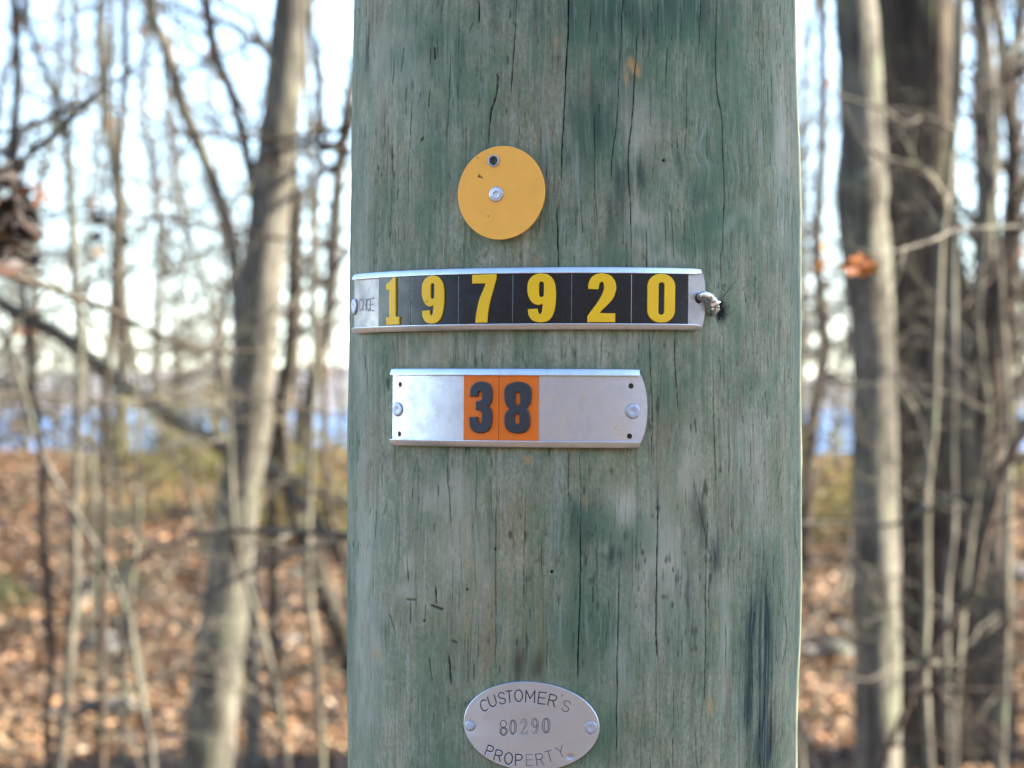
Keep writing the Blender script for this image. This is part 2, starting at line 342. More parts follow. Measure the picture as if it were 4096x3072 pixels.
    for _ in range(1500):                                   # fine drying checks
        u = 1392 + 1810 * rs.rand(); v = -150 + 3350 * rs.rand()
        if n1(np.array(u * .006), np.array(v * .004)) + .5 * n2(np.array(u * .02), np.array(v * .012)) < -.12 and rs.rand() < .8: continue
        side = abs((u - 2300) / 900)
        ln = rs.choice([25, 45, 80, 150], p=[.5, .32, .14, .04]) * (1 + rs.rand()); sl = rs.randn() * .03
        carve([(u, v), (u + ln * sl, v + ln)], .40 + .65 * rs.rand() ** 2 + (.35 if side > .8 else 0), .35 + .6 * rs.rand(), 1.0, .85)
    for _ in range(26):                                    # hairline checks that run far
        u = 1420 + 1760 * rs.rand(); v = -200 + 2700 * rs.rand(); carve([(u, v), (u + 15 * rs.randn(), v + 260), (u + 22 * rs.randn(), v + 500 + 400 * rs.rand())], .38, .55, 1.0, .75)
    for _ in range(320):                                   # dense short checks near the sunny right edge
        u = 3195 - 230 * rs.rand() ** 1.5; v = -100 + 3200 * rs.rand(); ln = 18 + 70 * rs.rand(); carve([(u, v), (u + 3 * rs.randn(), v + ln)], .5 + .6 * rs.rand(), .7, 1.0, .9)
    def hole(u, v, r, dep=1.0):
        t, zz = TZ(u, v); g = np.exp(-((((TH - t) * .18) ** 2 + (Z - zz) ** 2) / (r * r)) ** 2) * dep; np.maximum(crack, g, out=crack)
    for u, v, r in ((2207, 2287, .0011), (1868, 2358, .0009), (1982, 2197, .0008), (2654, 642, .0011), (3000, 1560, .0004)): hole(u, v, r)
    # torn pit beside the bent nail, with a gouge running up to the right
    t0, z0 = TZ(2888, 1245); rag = .5 + .5 * n3(A * 500, Z * 420)
    pit = np.exp(-(((TH - t0) * .18 / .0062) ** 2 + ((Z - z0) / .0105) ** 2)); crack[:] = np.maximum(crack, np.clip(pit * 1.5 - .45 * rag, 0, 1) * .75); H -= .003 * pit * rag
    carve([(2870, 1215), (2910, 1165), (2950, 1115)], 3.0, .6, 2.2, .7); carve([(2900, 1170), (2885, 1150), (2905, 1140)], 2.0, .6, 2, .7); carve([(2965, 1170), (2990, 1140)], 3.0, .6, 2, .7); carve([(2890, 1225), (2925, 1228)], 2.4, .7, 2, .8); carve([(2895, 1290), (2885, 1330), (2900, 1345)], 2.2, .6, 2, .7)
    # tear under the disc
    carve([(1910, 1060), (1945, 1020), (1960, 985)], 3.0, .5, 2, .6); carve([(1925, 1065), (1900, 1035)], 2.5, .5, 2, .6)
    H = H - .0023 * np.clip(crack, 0, 1.6)
    # stains and paler patches with a place of their own
    S = np.zeros(H.shape + (4,), np.float32)
    strk = np.clip(.80 + .65 * n2(Aw * 300 + 3, Z * 14) + .35 * n3(Aw * 90, Z * 30), 0, 1.3)
    cloud = np.clip(.85 + .6 * n4(A * 45 + 8, Z * 30) + .4 * n1(A * 160, Z * 90), 0, 1.3)
    WA = .0045 * n1(A * 60 + 4, Z * 26) + .0018 * n2(A * 210, Z * 90); WB = .010 * n3(A * 60 + 9, Z * 26) + .004 * n4(A * 240, Z * 90)
    def st(ch, u, v, su, sv, k, s_=True):
        t, zz = TZ(u, v); a2 = (TH - t) * .18 + WA; b2 = Z - zz + WB; sa = su * 1.25 / 5400. / max(.45, math.cos(t)); sb = sv * 1.15 / 5400.
        g = np.exp(-((a2 / sa) ** 2 + (b2 / sb) ** 2) ** 1.3) * k * (strk if s_ else cloud); S[..., ch] = np.maximum(S[..., ch], np.clip(g * (1.0 if ch == 0 else 1.25), 0, .92))
    for a in ((2620, 20, 420, 120, .55), (2350, 470, 75, 170, .62), (2368, 380, 40, 130, .6), (2562, 690, 22, 70, .95), (2478, 780, 26, 120, .8), (2438, 880, 22, 110, .6), (2712, 640, 18, 70, .5), (2080, 2655, 26, 80, .85), (2155, 2665, 22, 80, .9), (2450, 2195, 60, 45, .7), (2512, 2240, 40, 60, .5),
              (2785, 2060, 18, 150, .7), (2845, 2230, 26, 90, .65), (3035, 2520, 40, 200, 1.2), (3062, 2640, 46, 180, 1.1), (3050, 2950, 55, 190, 1.2), (3010, 2700, 26, 220, 1.0), (1735, 210, 20, 70, .3), (1940, 40, 50, 120, .3), (1850, 180, 14, 60, .25), (1500, 70, 25, 100, .2), (2790, 750, 60, 60, .4), (1470, 190, 12, 90, .6), (2500, 330, 50, 160, .35), (2320, 2080, 60, 70, .4), (2610, 2380, 24, 110, .35), (2770, 2420, 16, 160, .4), (2330, 620, 50, 80, .5)): st(0, *a)
    for a in ((2600, 120, 420, 190, .8), (2950, 400, 130, 200, .4), (2250, 850, 90, 200, .35), (2700, 1300, 120, 120, .4), (1560, 900, 90, 200, .3), (2550, 1050, 200, 60, .4), (1800, 300, 200, 160, .35), (2900, 880, 170, 70, .62), (2700, 950, 220, 70, .5), (2860, 650, 150, 130, .5), (1720, 160, 130, 130, .5), (1580, 240, 50, 110, .45), (2780, 1480, 70, 130, .6), (2590, 1430, 60, 90, .4), (2320, 2450, 110, 250, .5), (2400, 2900, 130, 160, .5), (2660, 1560, 50, 130, .45), (2360, 2120, 200, 90, .55), (2880, 2450, 40, 320, .3), (1900, 620, 120, 110, .3), (2700, 380, 260, 110, .35), (2360, 560, 110, 210, .5), (2430, 2600, 90, 300, .4), (2960, 1350, 60, 80, .3), (2120, 2560, 80, 220, .35), (1740, 2540, 100, 140, .3), (1600, 1380, 180, 50, .35), (2950, 2050, 60, 160, .35)): st(1, *a, False)
    for a in ((2545, 480, 55, 130, .55), (2560, 930, 60, 80, .6), (2920, 885, 45, 30, .8), (2650, 2290, 110, 260, .45), (2890, 2540, 24, 230, .7), (1638, 2290, 26, 45, .85), (1650, 2390, 60, 40, .5), (1470, 2500, 60, 500, .4), (1450, 1500, 40, 600, .3), (1560, 300, 110, 230, .35), (2990, 860, 40, 50, .5), (2480, 2650, 30, 120, .5), (3010, 1900, 60, 220, .35), (1800, 1980, 140, 90, .4), (2500, 2020, 40, 70, .6), (2760, 1900, 40, 160, .4), (1750, 1410, 140, 40, .35), (2400, 1390, 160, 50, .35), (2890, 2350, 40, 60, .5), (1850, 2240, 90, 200, .3), (3130, 700, 36, 500, .35), (2620, 1010, 100, 40, .5)): st(2, *a, False)  # paler patches, with tall pale bands along both pole edges
    for a in ((1900, 2350, 230, 360, .16), (2450, 1900, 200, 90, .12), (2700, 1900, 160, 300, .10), (2130, 2550, 60, 260, .16), (1700, 1450, 160, 90, .14), (2060, 2080, 110, 120, .12), (2535, 270, 22, 24, .9), (2515, 315, 10, 20, .8), (2120, 1822, 16, 14, .7), (2217, 195, 10, 16, .8), (1512, 2635, 16, 20, .45), (2855, 2510, 10, 30, .6), (2842, 2830, 12, 24, .7), (2140, 1030, 12, 24, .4), (1780, 1060, 30, 14, .45), (2345, 2000, 12, 16, .3)): st(3, *a)
    V = surf(TH, Z, 0) ; r = H[..., None]; V[..., 0] += H * np.sin(TH); V[..., 1] -= H * np.cos(TH)
    i = np.arange(nz - 1)[:, None] * nt_; j = np.arange(nt_)[None, :]; j2 = (j + 1) % nt_
    q = np.stack([i + j, i + j2, i + nt_ + j2, i + nt_ + j], -1).reshape(-1, 4)
    me = mesh_np("utility_pole", V.reshape(-1, 3), [q])
    at = me.attributes.new('stain_tone', 'FLOAT_COLOR', 'POINT'); at.data.foreach_set('color', S.reshape(-1, 4).ravel())
    at = me.attributes.new('crack', 'FLOAT', 'POINT'); at.data.foreach_set('value', np.clip((crack - .12) * 1.7, 0, 1).astype(np.float32).ravel())
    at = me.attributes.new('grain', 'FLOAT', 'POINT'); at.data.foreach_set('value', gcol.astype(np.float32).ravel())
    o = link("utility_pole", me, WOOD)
    tag(o, "weathered green treated wooden utility pole with long drying cracks, carrying all the metal tags", "utility pole")
build_pole()

# ------------------------------------------------------------------ tags on the pole
def fill2d(loops, thick, bevel=0.0, res=2):
    """closed 2-D loops (holes allowed) -> bmesh, front face at z=thick"""
    cu = bpy.data.curves.new("t", 'CURVE'); cu.dimensions = '2D'; cu.fill_mode = 'BOTH'
    cu.extrude = max(1e-5, (thick - bevel) / 2); cu.bevel_depth = bevel; cu.bevel_resolution = res; cu.offset = -bevel
    for lp in loops:
        s = cu.splines.new('POLY'); s.points.add(len(lp) - 1)
        for p, (x, y) in zip(s.points, lp): p.co = (x, y, 0, 1)
        s.use_cyclic_u = True
    o = bpy.data.objects.new("t", cu); COL.objects.link(o); dg = bpy.context.evaluated_depsgraph_get()
    me = bpy.data.meshes.new_from_object(o.evaluated_get(dg)); bpy.data.objects.remove(o); bpy.data.curves.remove(cu)
    bm = bmesh.new(); bm.from_mesh(me); bpy.data.meshes.remove(me)
    zs = [v.co.z for v in bm.verts]; z0 = min(zs)
    for v in bm.verts: v.co.z -= z0
    return bm
SO = .0014                                    # the plates stand this far off the wood
def to_pole(bm, name, mat, parent, h, tilt=(0, 0, 0), step=.003, smooth=False):
    """flat (arc, z, height) -> wrapped on the pole; bisects first so it can bend"""
    xs = [v.co.x for v in bm.verts]; x = math.ceil(min(xs) / step) * step
    while x < max(xs):
        g = list(bm.verts) + list(bm.edges) + list(bm.faces); bmesh.ops.bisect_plane(bm, geom=g, plane_co=(x, 0, 0), plane_no=(1, 0, 0)); x += step
    tx, tz, sl = tilt
    for v in bm.verts:
        a, b, c = v.co; p = surf(a / RP, b + sl * (a - tx), h + c + SO); v.co = p
    bmesh.ops.recalc_face_normals(bm, faces=bm.faces)
    me = bpy.data.meshes.new(name); bm.to_mesh(me); bm.free(); o = link(name, me, mat, parent, smooth)
    if not smooth: me.shade_smooth(); me.set_sharp_from_angle(angle=R_(35))
    return o
def smooth_outline(pts, n=5):
    """pts (x,y[,1]); 1 marks a corner; Catmull-Rom between corners"""
    out = []; N = len(pts); P2 = [np.array(p[:2], float) for p in pts]; C = [len(p) > 2 for p in pts]
    for i in range(N):
        b, c = P2[i], P2[(i + 1) % N]
        if C[i] and C[(i + 1) % N]: out.append(b); continue
        a = P2[i - 1] if not C[i] else 2 * b - c; d = P2[(i + 2) % N] if not C[(i + 1) % N] else 2 * c - b
        for k in range(n):
            f = k / n; out.append(.5 * ((2 * b) + (-a + c) * f + (2 * a - 5 * b + 4 * c - d) * f * f + (-a + 3 * b - 3 * c + d) * f ** 3))
    return [tuple(p) for p in out]
def rr(x0, y0, x1, y1, r=None, n=8):
    r = min(abs(x1 - x0), abs(y1 - y0)) / 2 if r is None else r; o = []
    for cx, cy, a0 in ((x1 - r, y1 - r, 0), (x0 + r, y1 - r, 90), (x0 + r, y0 + r, 180), (x1 - r, y0 + r, 270)):
        for k in range(n + 1): a = R_(a0 + 90 * k / n); o.append((cx + r * math.cos(a), cy + r * math.sin(a)))
    return o
c = 1
NINE = ([(2020, 133), (2090, 150), (2140, 210), (2158, 300), (2160, 400), (2150, 500), (2125, 580), (2080, 628), (2010, 640), (1940, 622), (1900, 570), (1888, 503, c), (1985, 497, c), (1990, 530), (2007, 555), (2025, 530), (2034, 448, c), (1985, 460), (1930, 432), (1895, 370), (1883, 300), (1890, 220), (1925, 165), (1970, 140)], [rr(1997, 217, 2043, 377)])
TWO = ([(555, 300, c), (557, 250), (580, 190), (630, 152), (690, 143), (760, 160), (808, 210), (825, 280), (815, 340), (790, 400), (740, 460), (690, 510), (668, 538, c), (818, 540, c), (818, 630, c), (550, 630, c), (550, 570, c), (590, 510), (640, 440), (680, 370), (703, 310), (706, 270), (698, 235), (682, 228), (665, 245), (657, 285), (655, 303, c)], [])
SEVEN = ([(1325, 158, c), (1552, 153, c), (1550, 200, c), (1520, 320), (1495, 420), (1478, 520), (1470, 630, c), (1358, 632, c), (1370, 520), (1395, 400), (1430, 310), (1452, 245, c), (1325, 245, c)], [])
ONE = ([(520, 197, c), (524, 590, c), (558, 592, c), (558, 670, c), (436, 675, c), (434, 597, c), (466, 592, c), (462, 320, c), (432, 318, c), (430, 268, c), (470, 230), (497, 197, c)], [])
ZERO = ([*rr(1155, 135, 1435, 636, 128)], [rr(1266, 222, 1324, 555)])
THREE = ([(728, 287, c), (735, 220), (770, 180), (820, 170), (870, 185), (895, 230), (897, 290), (888, 340), (868, 362, c), (890, 385), (897, 430), (893, 500), (870, 550), (815, 572), (760, 560), (730, 520), (722, 447, c), (790, 445, c), (792, 480), (803, 495), (817, 485), (821, 440), (815, 405), (800, 395), (775, 393, c), (775, 322, c), (800, 320), (818, 305), (823, 275), (815, 250), (803, 247), (793, 260), (792, 287, c)], [])
EIGHT = ([(1112, 165), (1175, 178), (1212, 215), (1217, 280), (1208, 335), (1180, 375, c), (1200, 410), (1208, 470), (1200, 525), (1170, 560), (1110, 573), (1050, 558), (1018, 520), (1010, 460), (1020, 410), (1050, 380, c), (1022, 345), (1010, 290), (1012, 225), (1040, 185)], [rr(1095, 247, 1130, 348), rr(1090, 420, 1125, 498)])
def digit_loops(dg, w, h, cx, cy):
    out, holes = dg; pts = out if len(out) == 36 else smooth_outline(out, 5)
    xs = [p[0] for p in pts]; ys = [p[1] for p in pts]; x0, x1, y0, y1 = min(xs), max(xs), min(ys), max(ys)
    f = lambda p: (cx + ((p[0] - x0) / (x1 - x0) - .5) * w, cy - ((p[1] - y0) / (y1 - y0) - .5) * h)
    return [[f(p) for p in pts]] + [[f(p) for p in hl] for hl in holes]
def rim(parent, name, x0, x1, zc, sgn, tall, depth, mat, tilt, pinch0=0.0, pinch1=0.0):
    """rolled lip: a half-open roll swept along the arc, crimped at the ends"""
    mb = MB(); n = 90; xs = np.linspace(x0, x1, n); prof = []
    for b_, h_ in ((.5, 0), (.5, .35), (.47, .52), (.40, .60), (.2, .72), (0, .83), (-.2, .92), (-.36, .98), (-.45, 1.0), (-.5, .95), (-.5, .75), (-.44, .68), (-.44, 0)): prof.append((b_ * tall, h_ * depth))
    m = len(prof); V = []
    for x in xs:
        s = 1.0 - pinch0 * math.exp(-((x - x0) / .004) ** 2) - pinch1 * math.exp(-((x - x1) / .004) ** 2)
        s2 = 1 + .03 * math.sin(x * 310) * .5
        for (b, hh) in prof: V.append(surf(x / RP, zc + sgn * b * s * s2 + tilt[2] * (x - tilt[0]), .0022 + SO + hh * s))
    V = np.array(V).reshape(n, m, 3); i = np.arange(n - 1)[:, None] * m; j = np.arange(m)[None, :]; j2 = (j + 1) % m
    q = np.stack([i + j, i + j2, i + m + j2, i + m + j], -1).reshape(-1, 4)
    caps = [[m * e + k, m * e + (k + 1) % m, n * m + (0 if e == 0 else 1)] for e in (0, n - 1) for k in range(m)]
    V = np.vstack([V.reshape(-1, 3), V[0].mean(0), V[-1].mean(0)])
    mb.add(V, q, np.array(caps)); o = mb.build(name, mat, parent)
    bm = bmesh.new(); bm.from_mesh(o.data); bmesh.ops.recalc_face_normals(bm, faces=bm.faces); bm.to_mesh(o.data); bm.free()
    o.data.shade_smooth(); o.data.set_sharp_from_angle(angle=R_(50)); return o
def nail(parent, u, v, rpx, h, mat=None, dome=.0012, name='nail_head', dimple=True):
    t, z = TZ(u, v, h + (SO if parent.name.startswith('number') else 0)); base = surf(t, z, h + (SO if parent.name.startswith('number') else 0)); nrm = np.array([math.sin(t), -math.cos(t), 0]); tx = np.array([math.cos(t), math.sin(t), 0]); tz = np.array([0, 0, 1.])
    r = rpx / 5400.; prof = [(1.0, 0), (1.02, .35), (.97, .75), (.86, .95), (.6, 1.02), (.42, .98), (.25, .80 if dimple else 1.03), (.1, .72 if dimple else 1.04)]; k = 28; mb = MB(); V = []
    for a, b in prof:
        for j in range(k): an = 2 * math.pi * j / k; wob = 1 + .03 * math.sin(3 * an + u) + (.02 * math.sin(7 * an)); V.append(base + nrm * (b * dome) + (tx * math.cos(an) + tz * math.sin(an)) * a * r * wob)
    n = len(prof); V.append(base + nrm * (.72 if dimple else 1.05) * dome); i = np.arange(n - 1)[:, None] * k; j = np.arange(k)[None, :]; j2 = (j + 1) % k
    q = np.stack([i + j, i + j2, i + k + j2, i + k + j], -1).reshape(-1, 4); jj = np.arange(k)
    mb.add(V, q, np.stack([(n - 1) * k + jj, (n - 1) * k + (jj + 1) % k, np.full(k, n * k)], 1)); return mb.build(name, mat or NAIL, parent)

def arcx(u, v): return TZ(u, v, .0055)[0] * RP
def zat(u, v): return TZ(u, v, .0055)[1]
# --- long yellow-on-black number plate
r1 = empty("number_plate", surf(0, zat(2300, 1190), .002)); r1['_abs'] = 1
tag(r1, "long curved metal plate holding yellow raised digits 197920 on black tiles", "number plate")
zt, zb = zat(2290, 1068), zat(2290, 1318); zm = (zt + zb) / 2; tl = (0, 0, .000)
x0, x1 = arcx(1409, 1230), arcx(2822, 1200)
endR = [(x1 - .0035, zb + .001)] + [(x1 - .0035 + .0045 * math.cos(a) , zm + (zm - zb - .001) * math.sin(a)) for a in np.linspace(-1.35, 1.35, 17)] + [(x1 - .0035, zt - .001)]
back = [(x0, zt - .001), (x0, zb + .001)] + endR
hx, hz = arcx(2800, 1190), zat(2800, 1192)
hole_ = [(hx + .0042 * math.cos(a) * .8, hz + .0042 * math.sin(a)) for a in np.linspace(0, 2 * math.pi, 19)[:-1]]
to_pole(fill2d([back, hole_], .0008), "back_plate", CREAM, r1, .0018)
rim(r1, "upper_rim", x0 - .0012, x1 - .0035, zt - .0022, 1, .0046, .0030, ALU, tl, .35, .35)
rim(r1, "lower_rim", x0 - .0012, x1 - .0035, zb + .0022, -1, .0046, .0030, ALU2, tl, .35, .35)
bu = [1513, 1644.5, 1832, 2050, 2286, 2526, 2755]; bx = [arcx(u, 1200) for u in bu]; tiles = [(ONE, .0160), (NINE, .0206), (SEVEN, .0190), (NINE, .0208), (TWO, .0206), (ZERO, .0214)]
for i, (dg, wd) in enumerate(tiles):
    a, b = bx[i] + .0002, bx[i + 1] - .0002; hh = (zt - zb) / 2 - .0036
    tb = to_pole(fill2d([rr(a, zm - hh, b, zm + hh, .0004, 2)], .0010, .0003), "number_tile", BLACK, r1, .0027)
    tb['label'] = "black tile bearing the raised yellow digit %s" % "197920"[i]
    dgo = to_pole(fill2d(digit_loops(dg, wd, .0362, (a + b) / 2, zm + (.0003 if i else 0)), .0012, .00045), "digit", YEL, tb, .0037, step=.002); dgo.location = (0, 0, 0)
    if i in (1, 2, 3, 4, 5):
        mbl = MB(); xx = bx[i]; mbl.tube([surf(xx / RP, zm + s * hh, .0036 + SO) for s in np.linspace(-1, 1, 12)], .00016 if i != 5 else .00028, 6); mbl.build("tile_edge", ALU, r1)
mbl = MB(); q = [(1380 + x * .389, 1040 + y * .389) for x, y in ((818, 442), (850, 432), (900, 405), (960, 372), (1012, 350))]
mbl.tube([surf(*TZ(u, v, .0050), .0050 + SO) for u, v in q], [.0003, .0005, .0003, .0003, .0002], 6); mbl.build("scratch", SPOT, r1)
for k, (ch, u) in enumerate(zip("CHGE", (1435, 1451, 1467, 1481))):
    hgt, wdt = .0095, .0058; X = arcx(u, 1225); Zc = zat(u, 1218); G = {'C': [[(1, .85), (.5, 1), (0, .7), (0, .3), (.5, 0), (1, .15)]], 'H': [[(0, 0), (0, 1)], [(1, 0), (1, 1)], [(0, .5), (1, .5)]], 'G': [[(1, .85), (.5, 1), (0, .7), (0, .3), (.5, 0), (1, .15), (1, .45), (.6, .45)]], 'E': [[(1, 1), (0, 1), (0, 0), (1, 0)], [(0, .5), (.8, .5)]]}[ch]
    mbl = MB()
    for s in G: mbl.tube([surf((X + (x - .5) * wdt) / RP, Zc + (y - .5) * hgt, .0026 + SO) for x, y in s], .00045, 6)
    mbl.build("embossed_letter", CREAM, r1)
nail(r1, 1420, 1226, 34, .0026, NAIL, .0016)
mbl = MB(); cs = [(2796, 1200, .001), (2800, 1186, .006), (2815, 1178, .0095), (2835, 1184, .0105), (2850, 1200, .0095), (2858, 1222, .008), (2856, 1245, .005), (2850, 1262, .001)]
pp = [surf(*TZ(u, v, h), h) for u, v, h in cs]; sp = spline(pp, 40); tt = np.linspace(0, 1, 40); dsp = .26 * np.random.RandomState(5).randn(40, 12) * np.clip(tt * 2 - .3, .15, 1)[:, None]
mbl.tube(sp, np.interp(tt, [0, .3, .55, .62, .8, 1], [.0024, .0027, .0026, .0036, .0030, .0012]), 12, dsp); mbl.build("bent_nail", FOIL, r1)

# --- short orange plate
r2 = empty("number_plate", surf(0, zat(2070, 1635), .002)); r2['_abs'] = 1
tag(r2, "short silver plate with dark raised digits 38 on orange tiles, below the long black plate", "number plate")
zt, zb = zat(2090, 1474), zat(2090, 1790); zm = (zt + zb) / 2; xm = arcx(2090, 1635); sl = -.0065; tl = (xm, 0, sl)
x0, x1 = arcx(1564, 1635), arcx(2556, 1635)
endR = [(x1, zb + .001)] + [(x1 + .0068 * (math.cos(a) - math.cos(1.2)) / (1 - math.cos(1.2)), zm + (zm - zb - .002) * math.sin(a) / math.sin(1.2)) for a in np.linspace(-1.2, 1.2, 17)] + [(x1, zt - .001)]
hls = []
for u, v in ((1595, 1538), (1592, 1736), (2526, 1544), (2520, 1745)):
    X, Zc = arcx(u, v), zat(u, v); Zc -= sl * (X - xm); hls.append([(X + .0020 * math.cos(a), Zc + .0021 * math.sin(a)) for a in np.linspace(0, 2 * math.pi, 17)[:-1]])
to_pole(fill2d([[(x0, zt - .001), (x0, zb + .001)] + endR] + hls, .0008), "back_plate", ALU2, r2, .0018, tl)
rim(r2, "upper_rim", x0 - .0006, x1 + .0005, zt - .0026, 1, .0052, .0030, ALU, tl, .1, .05)
rim(r2, "lower_rim", x0 - .0006, x1 + .0005, zb + .0024, -1, .0050, .0030, ALU2, tl, .1, .1)
for (ua, ub, dg, dw, nm) in ((1853, 1994, THREE, .0182, '3'), (1995.5, 2153, EIGHT, .0202, '8')):
    a, b = arcx(ua, 1635), arcx(ub, 1635); hh = (zt - zb) / 2 - .0044
    tb = to_pole(fill2d([rr(a, zm - hh, b, zm + hh, .0003, 2)], .0009, .0003), "number_tile", ORG, r2, .0027, tl); tb['label'] = "orange tile bearing the raised dark digit " + nm
    dgo = to_pole(fill2d(digit_loops(dg, dw, .0384, (a + b) / 2 + (.0004 if nm == '3' else -.0002), zm + .0002), .0016, .0008, 3), "digit", CHAR, tb, .0035, tl, step=.002); dgo.location = (0, 0, 0)
nail(r2, 1592, 1638, 29, .0026); nail(r2, 2531, 1645, 30, .0026)

# --- round golden disc
td, zd_ = TZ(2008, 772, .004); phi = R_(-22.0); cen = surf(td, zd_, .0048)
r3 = empty("trail_marker_disc", cen, (0, 0, phi)); tag(r3, "round golden yellow plastic disc nailed above the long number plate", "trail marker")
def flat_part(loops, thick, bevel, name, mat, parent, off=0.0, rot=(R_(90 - 2.0), 0, 0)):
    bm = fill2d(loops, thick, bevel); me = bpy.data.meshes.new(name); bm.to_mesh(me); bm.free()
    cr, sr = math.cos(rot[0]), math.sin(rot[0]); n = len(me.vertices); co = np.empty(n * 3); me.vertices.foreach_get('co', co); co = co.reshape(-1, 3); co[:, 2] += off
    y, z = co[:, 1].copy(), co[:, 2].copy(); co[:, 1] = y * cr - z * sr; co[:, 2] = y * sr + z * cr; me.vertices.foreach_set('co', co.ravel())
    o = link(name, me, mat, parent); me.set_sharp_from_angle(angle=R_(40)); return o
RD = 188 / (F / (cen[1])) ; px = cen[1] / F
circ = lambda cx, cy, r, n=72, w=0: [(cx + r * math.cos(a) * (1 + w * math.sin(3 * a + cx * 900)), cy + r * math.sin(a) * (1 + w * math.cos(2 * a + cy * 700))) for a in np.linspace(0, 2 * math.pi, n + 1)[:-1]]
ex, ey = (1978 - 2008) * px / .92, (772 - 643) * px
flat_part([circ(0, 0, RD, 128), circ(ex, ey, .0036, 24)], .0011, .0003, "disc", GLD, r3)
mbl = MB(); V = []; k = 28                                    # eyelet: a turned metal ring
nx, ny = (1990 - 2008) * px / .92, (772 - 778) * px
def lathe(name, mat, parent, cx, cy, prof, off, cap=True):
    V = []; k = 32
    for r, h in prof:
        for j in range(k): a = 2 * math.pi * j / k; V.append((cx + r * math.cos(a), -(off + h), cy + r * math.sin(a)))
    n = len(prof); i = np.arange(n - 1)[:, None] * k; j = np.arange(k)[None, :]; j2 = (j + 1) % k
    q = np.stack([i + j, i + j2, i + k + j2, i + k + j], -1).reshape(-1, 4); jj = np.arange(k); V.append((cx, -(off + prof[-1][1]), cy))
    mb = MB(); mb.add(V, q, np.stack([(n - 1) * k + jj, (n - 1) * k + (jj + 1) % k, np.full(k, n * k)], 1) if cap else None); return mb.build(name, mat, parent)
lathe("eyelet", NAIL, r3, ex, ey, [(.0044, 0), (.0045, .0006), (.0041, .0009), (.0036, .0008), (.0033, .0001), (.0032, -.0030)], .0009, False)
lathe("nail_head", ALU2, r3, nx, ny, [(.0056, 0), (.0058, .0007), (.0055, .0012), (.0045, .0014), (.0038, .0012), (.0034, .0014), (.0022, .0015), (.0018, .0011), (.0008, .0013)], .0009)
for i, (u, v, r) in enumerate(((1921, 702, 7), (1931, 709, 4.5), (1915, 630, 3.5), (1941, 651, 2.5), (1941, 632, 2), (1959, 864, 3.5), (1908, 627, 2))):
    flat_part([circ((u - 2008) * px / .92, (772 - v) * px, r * px, 12, .25)], .0002, 0, "dirt_speck", SPOT, r3, .0012)

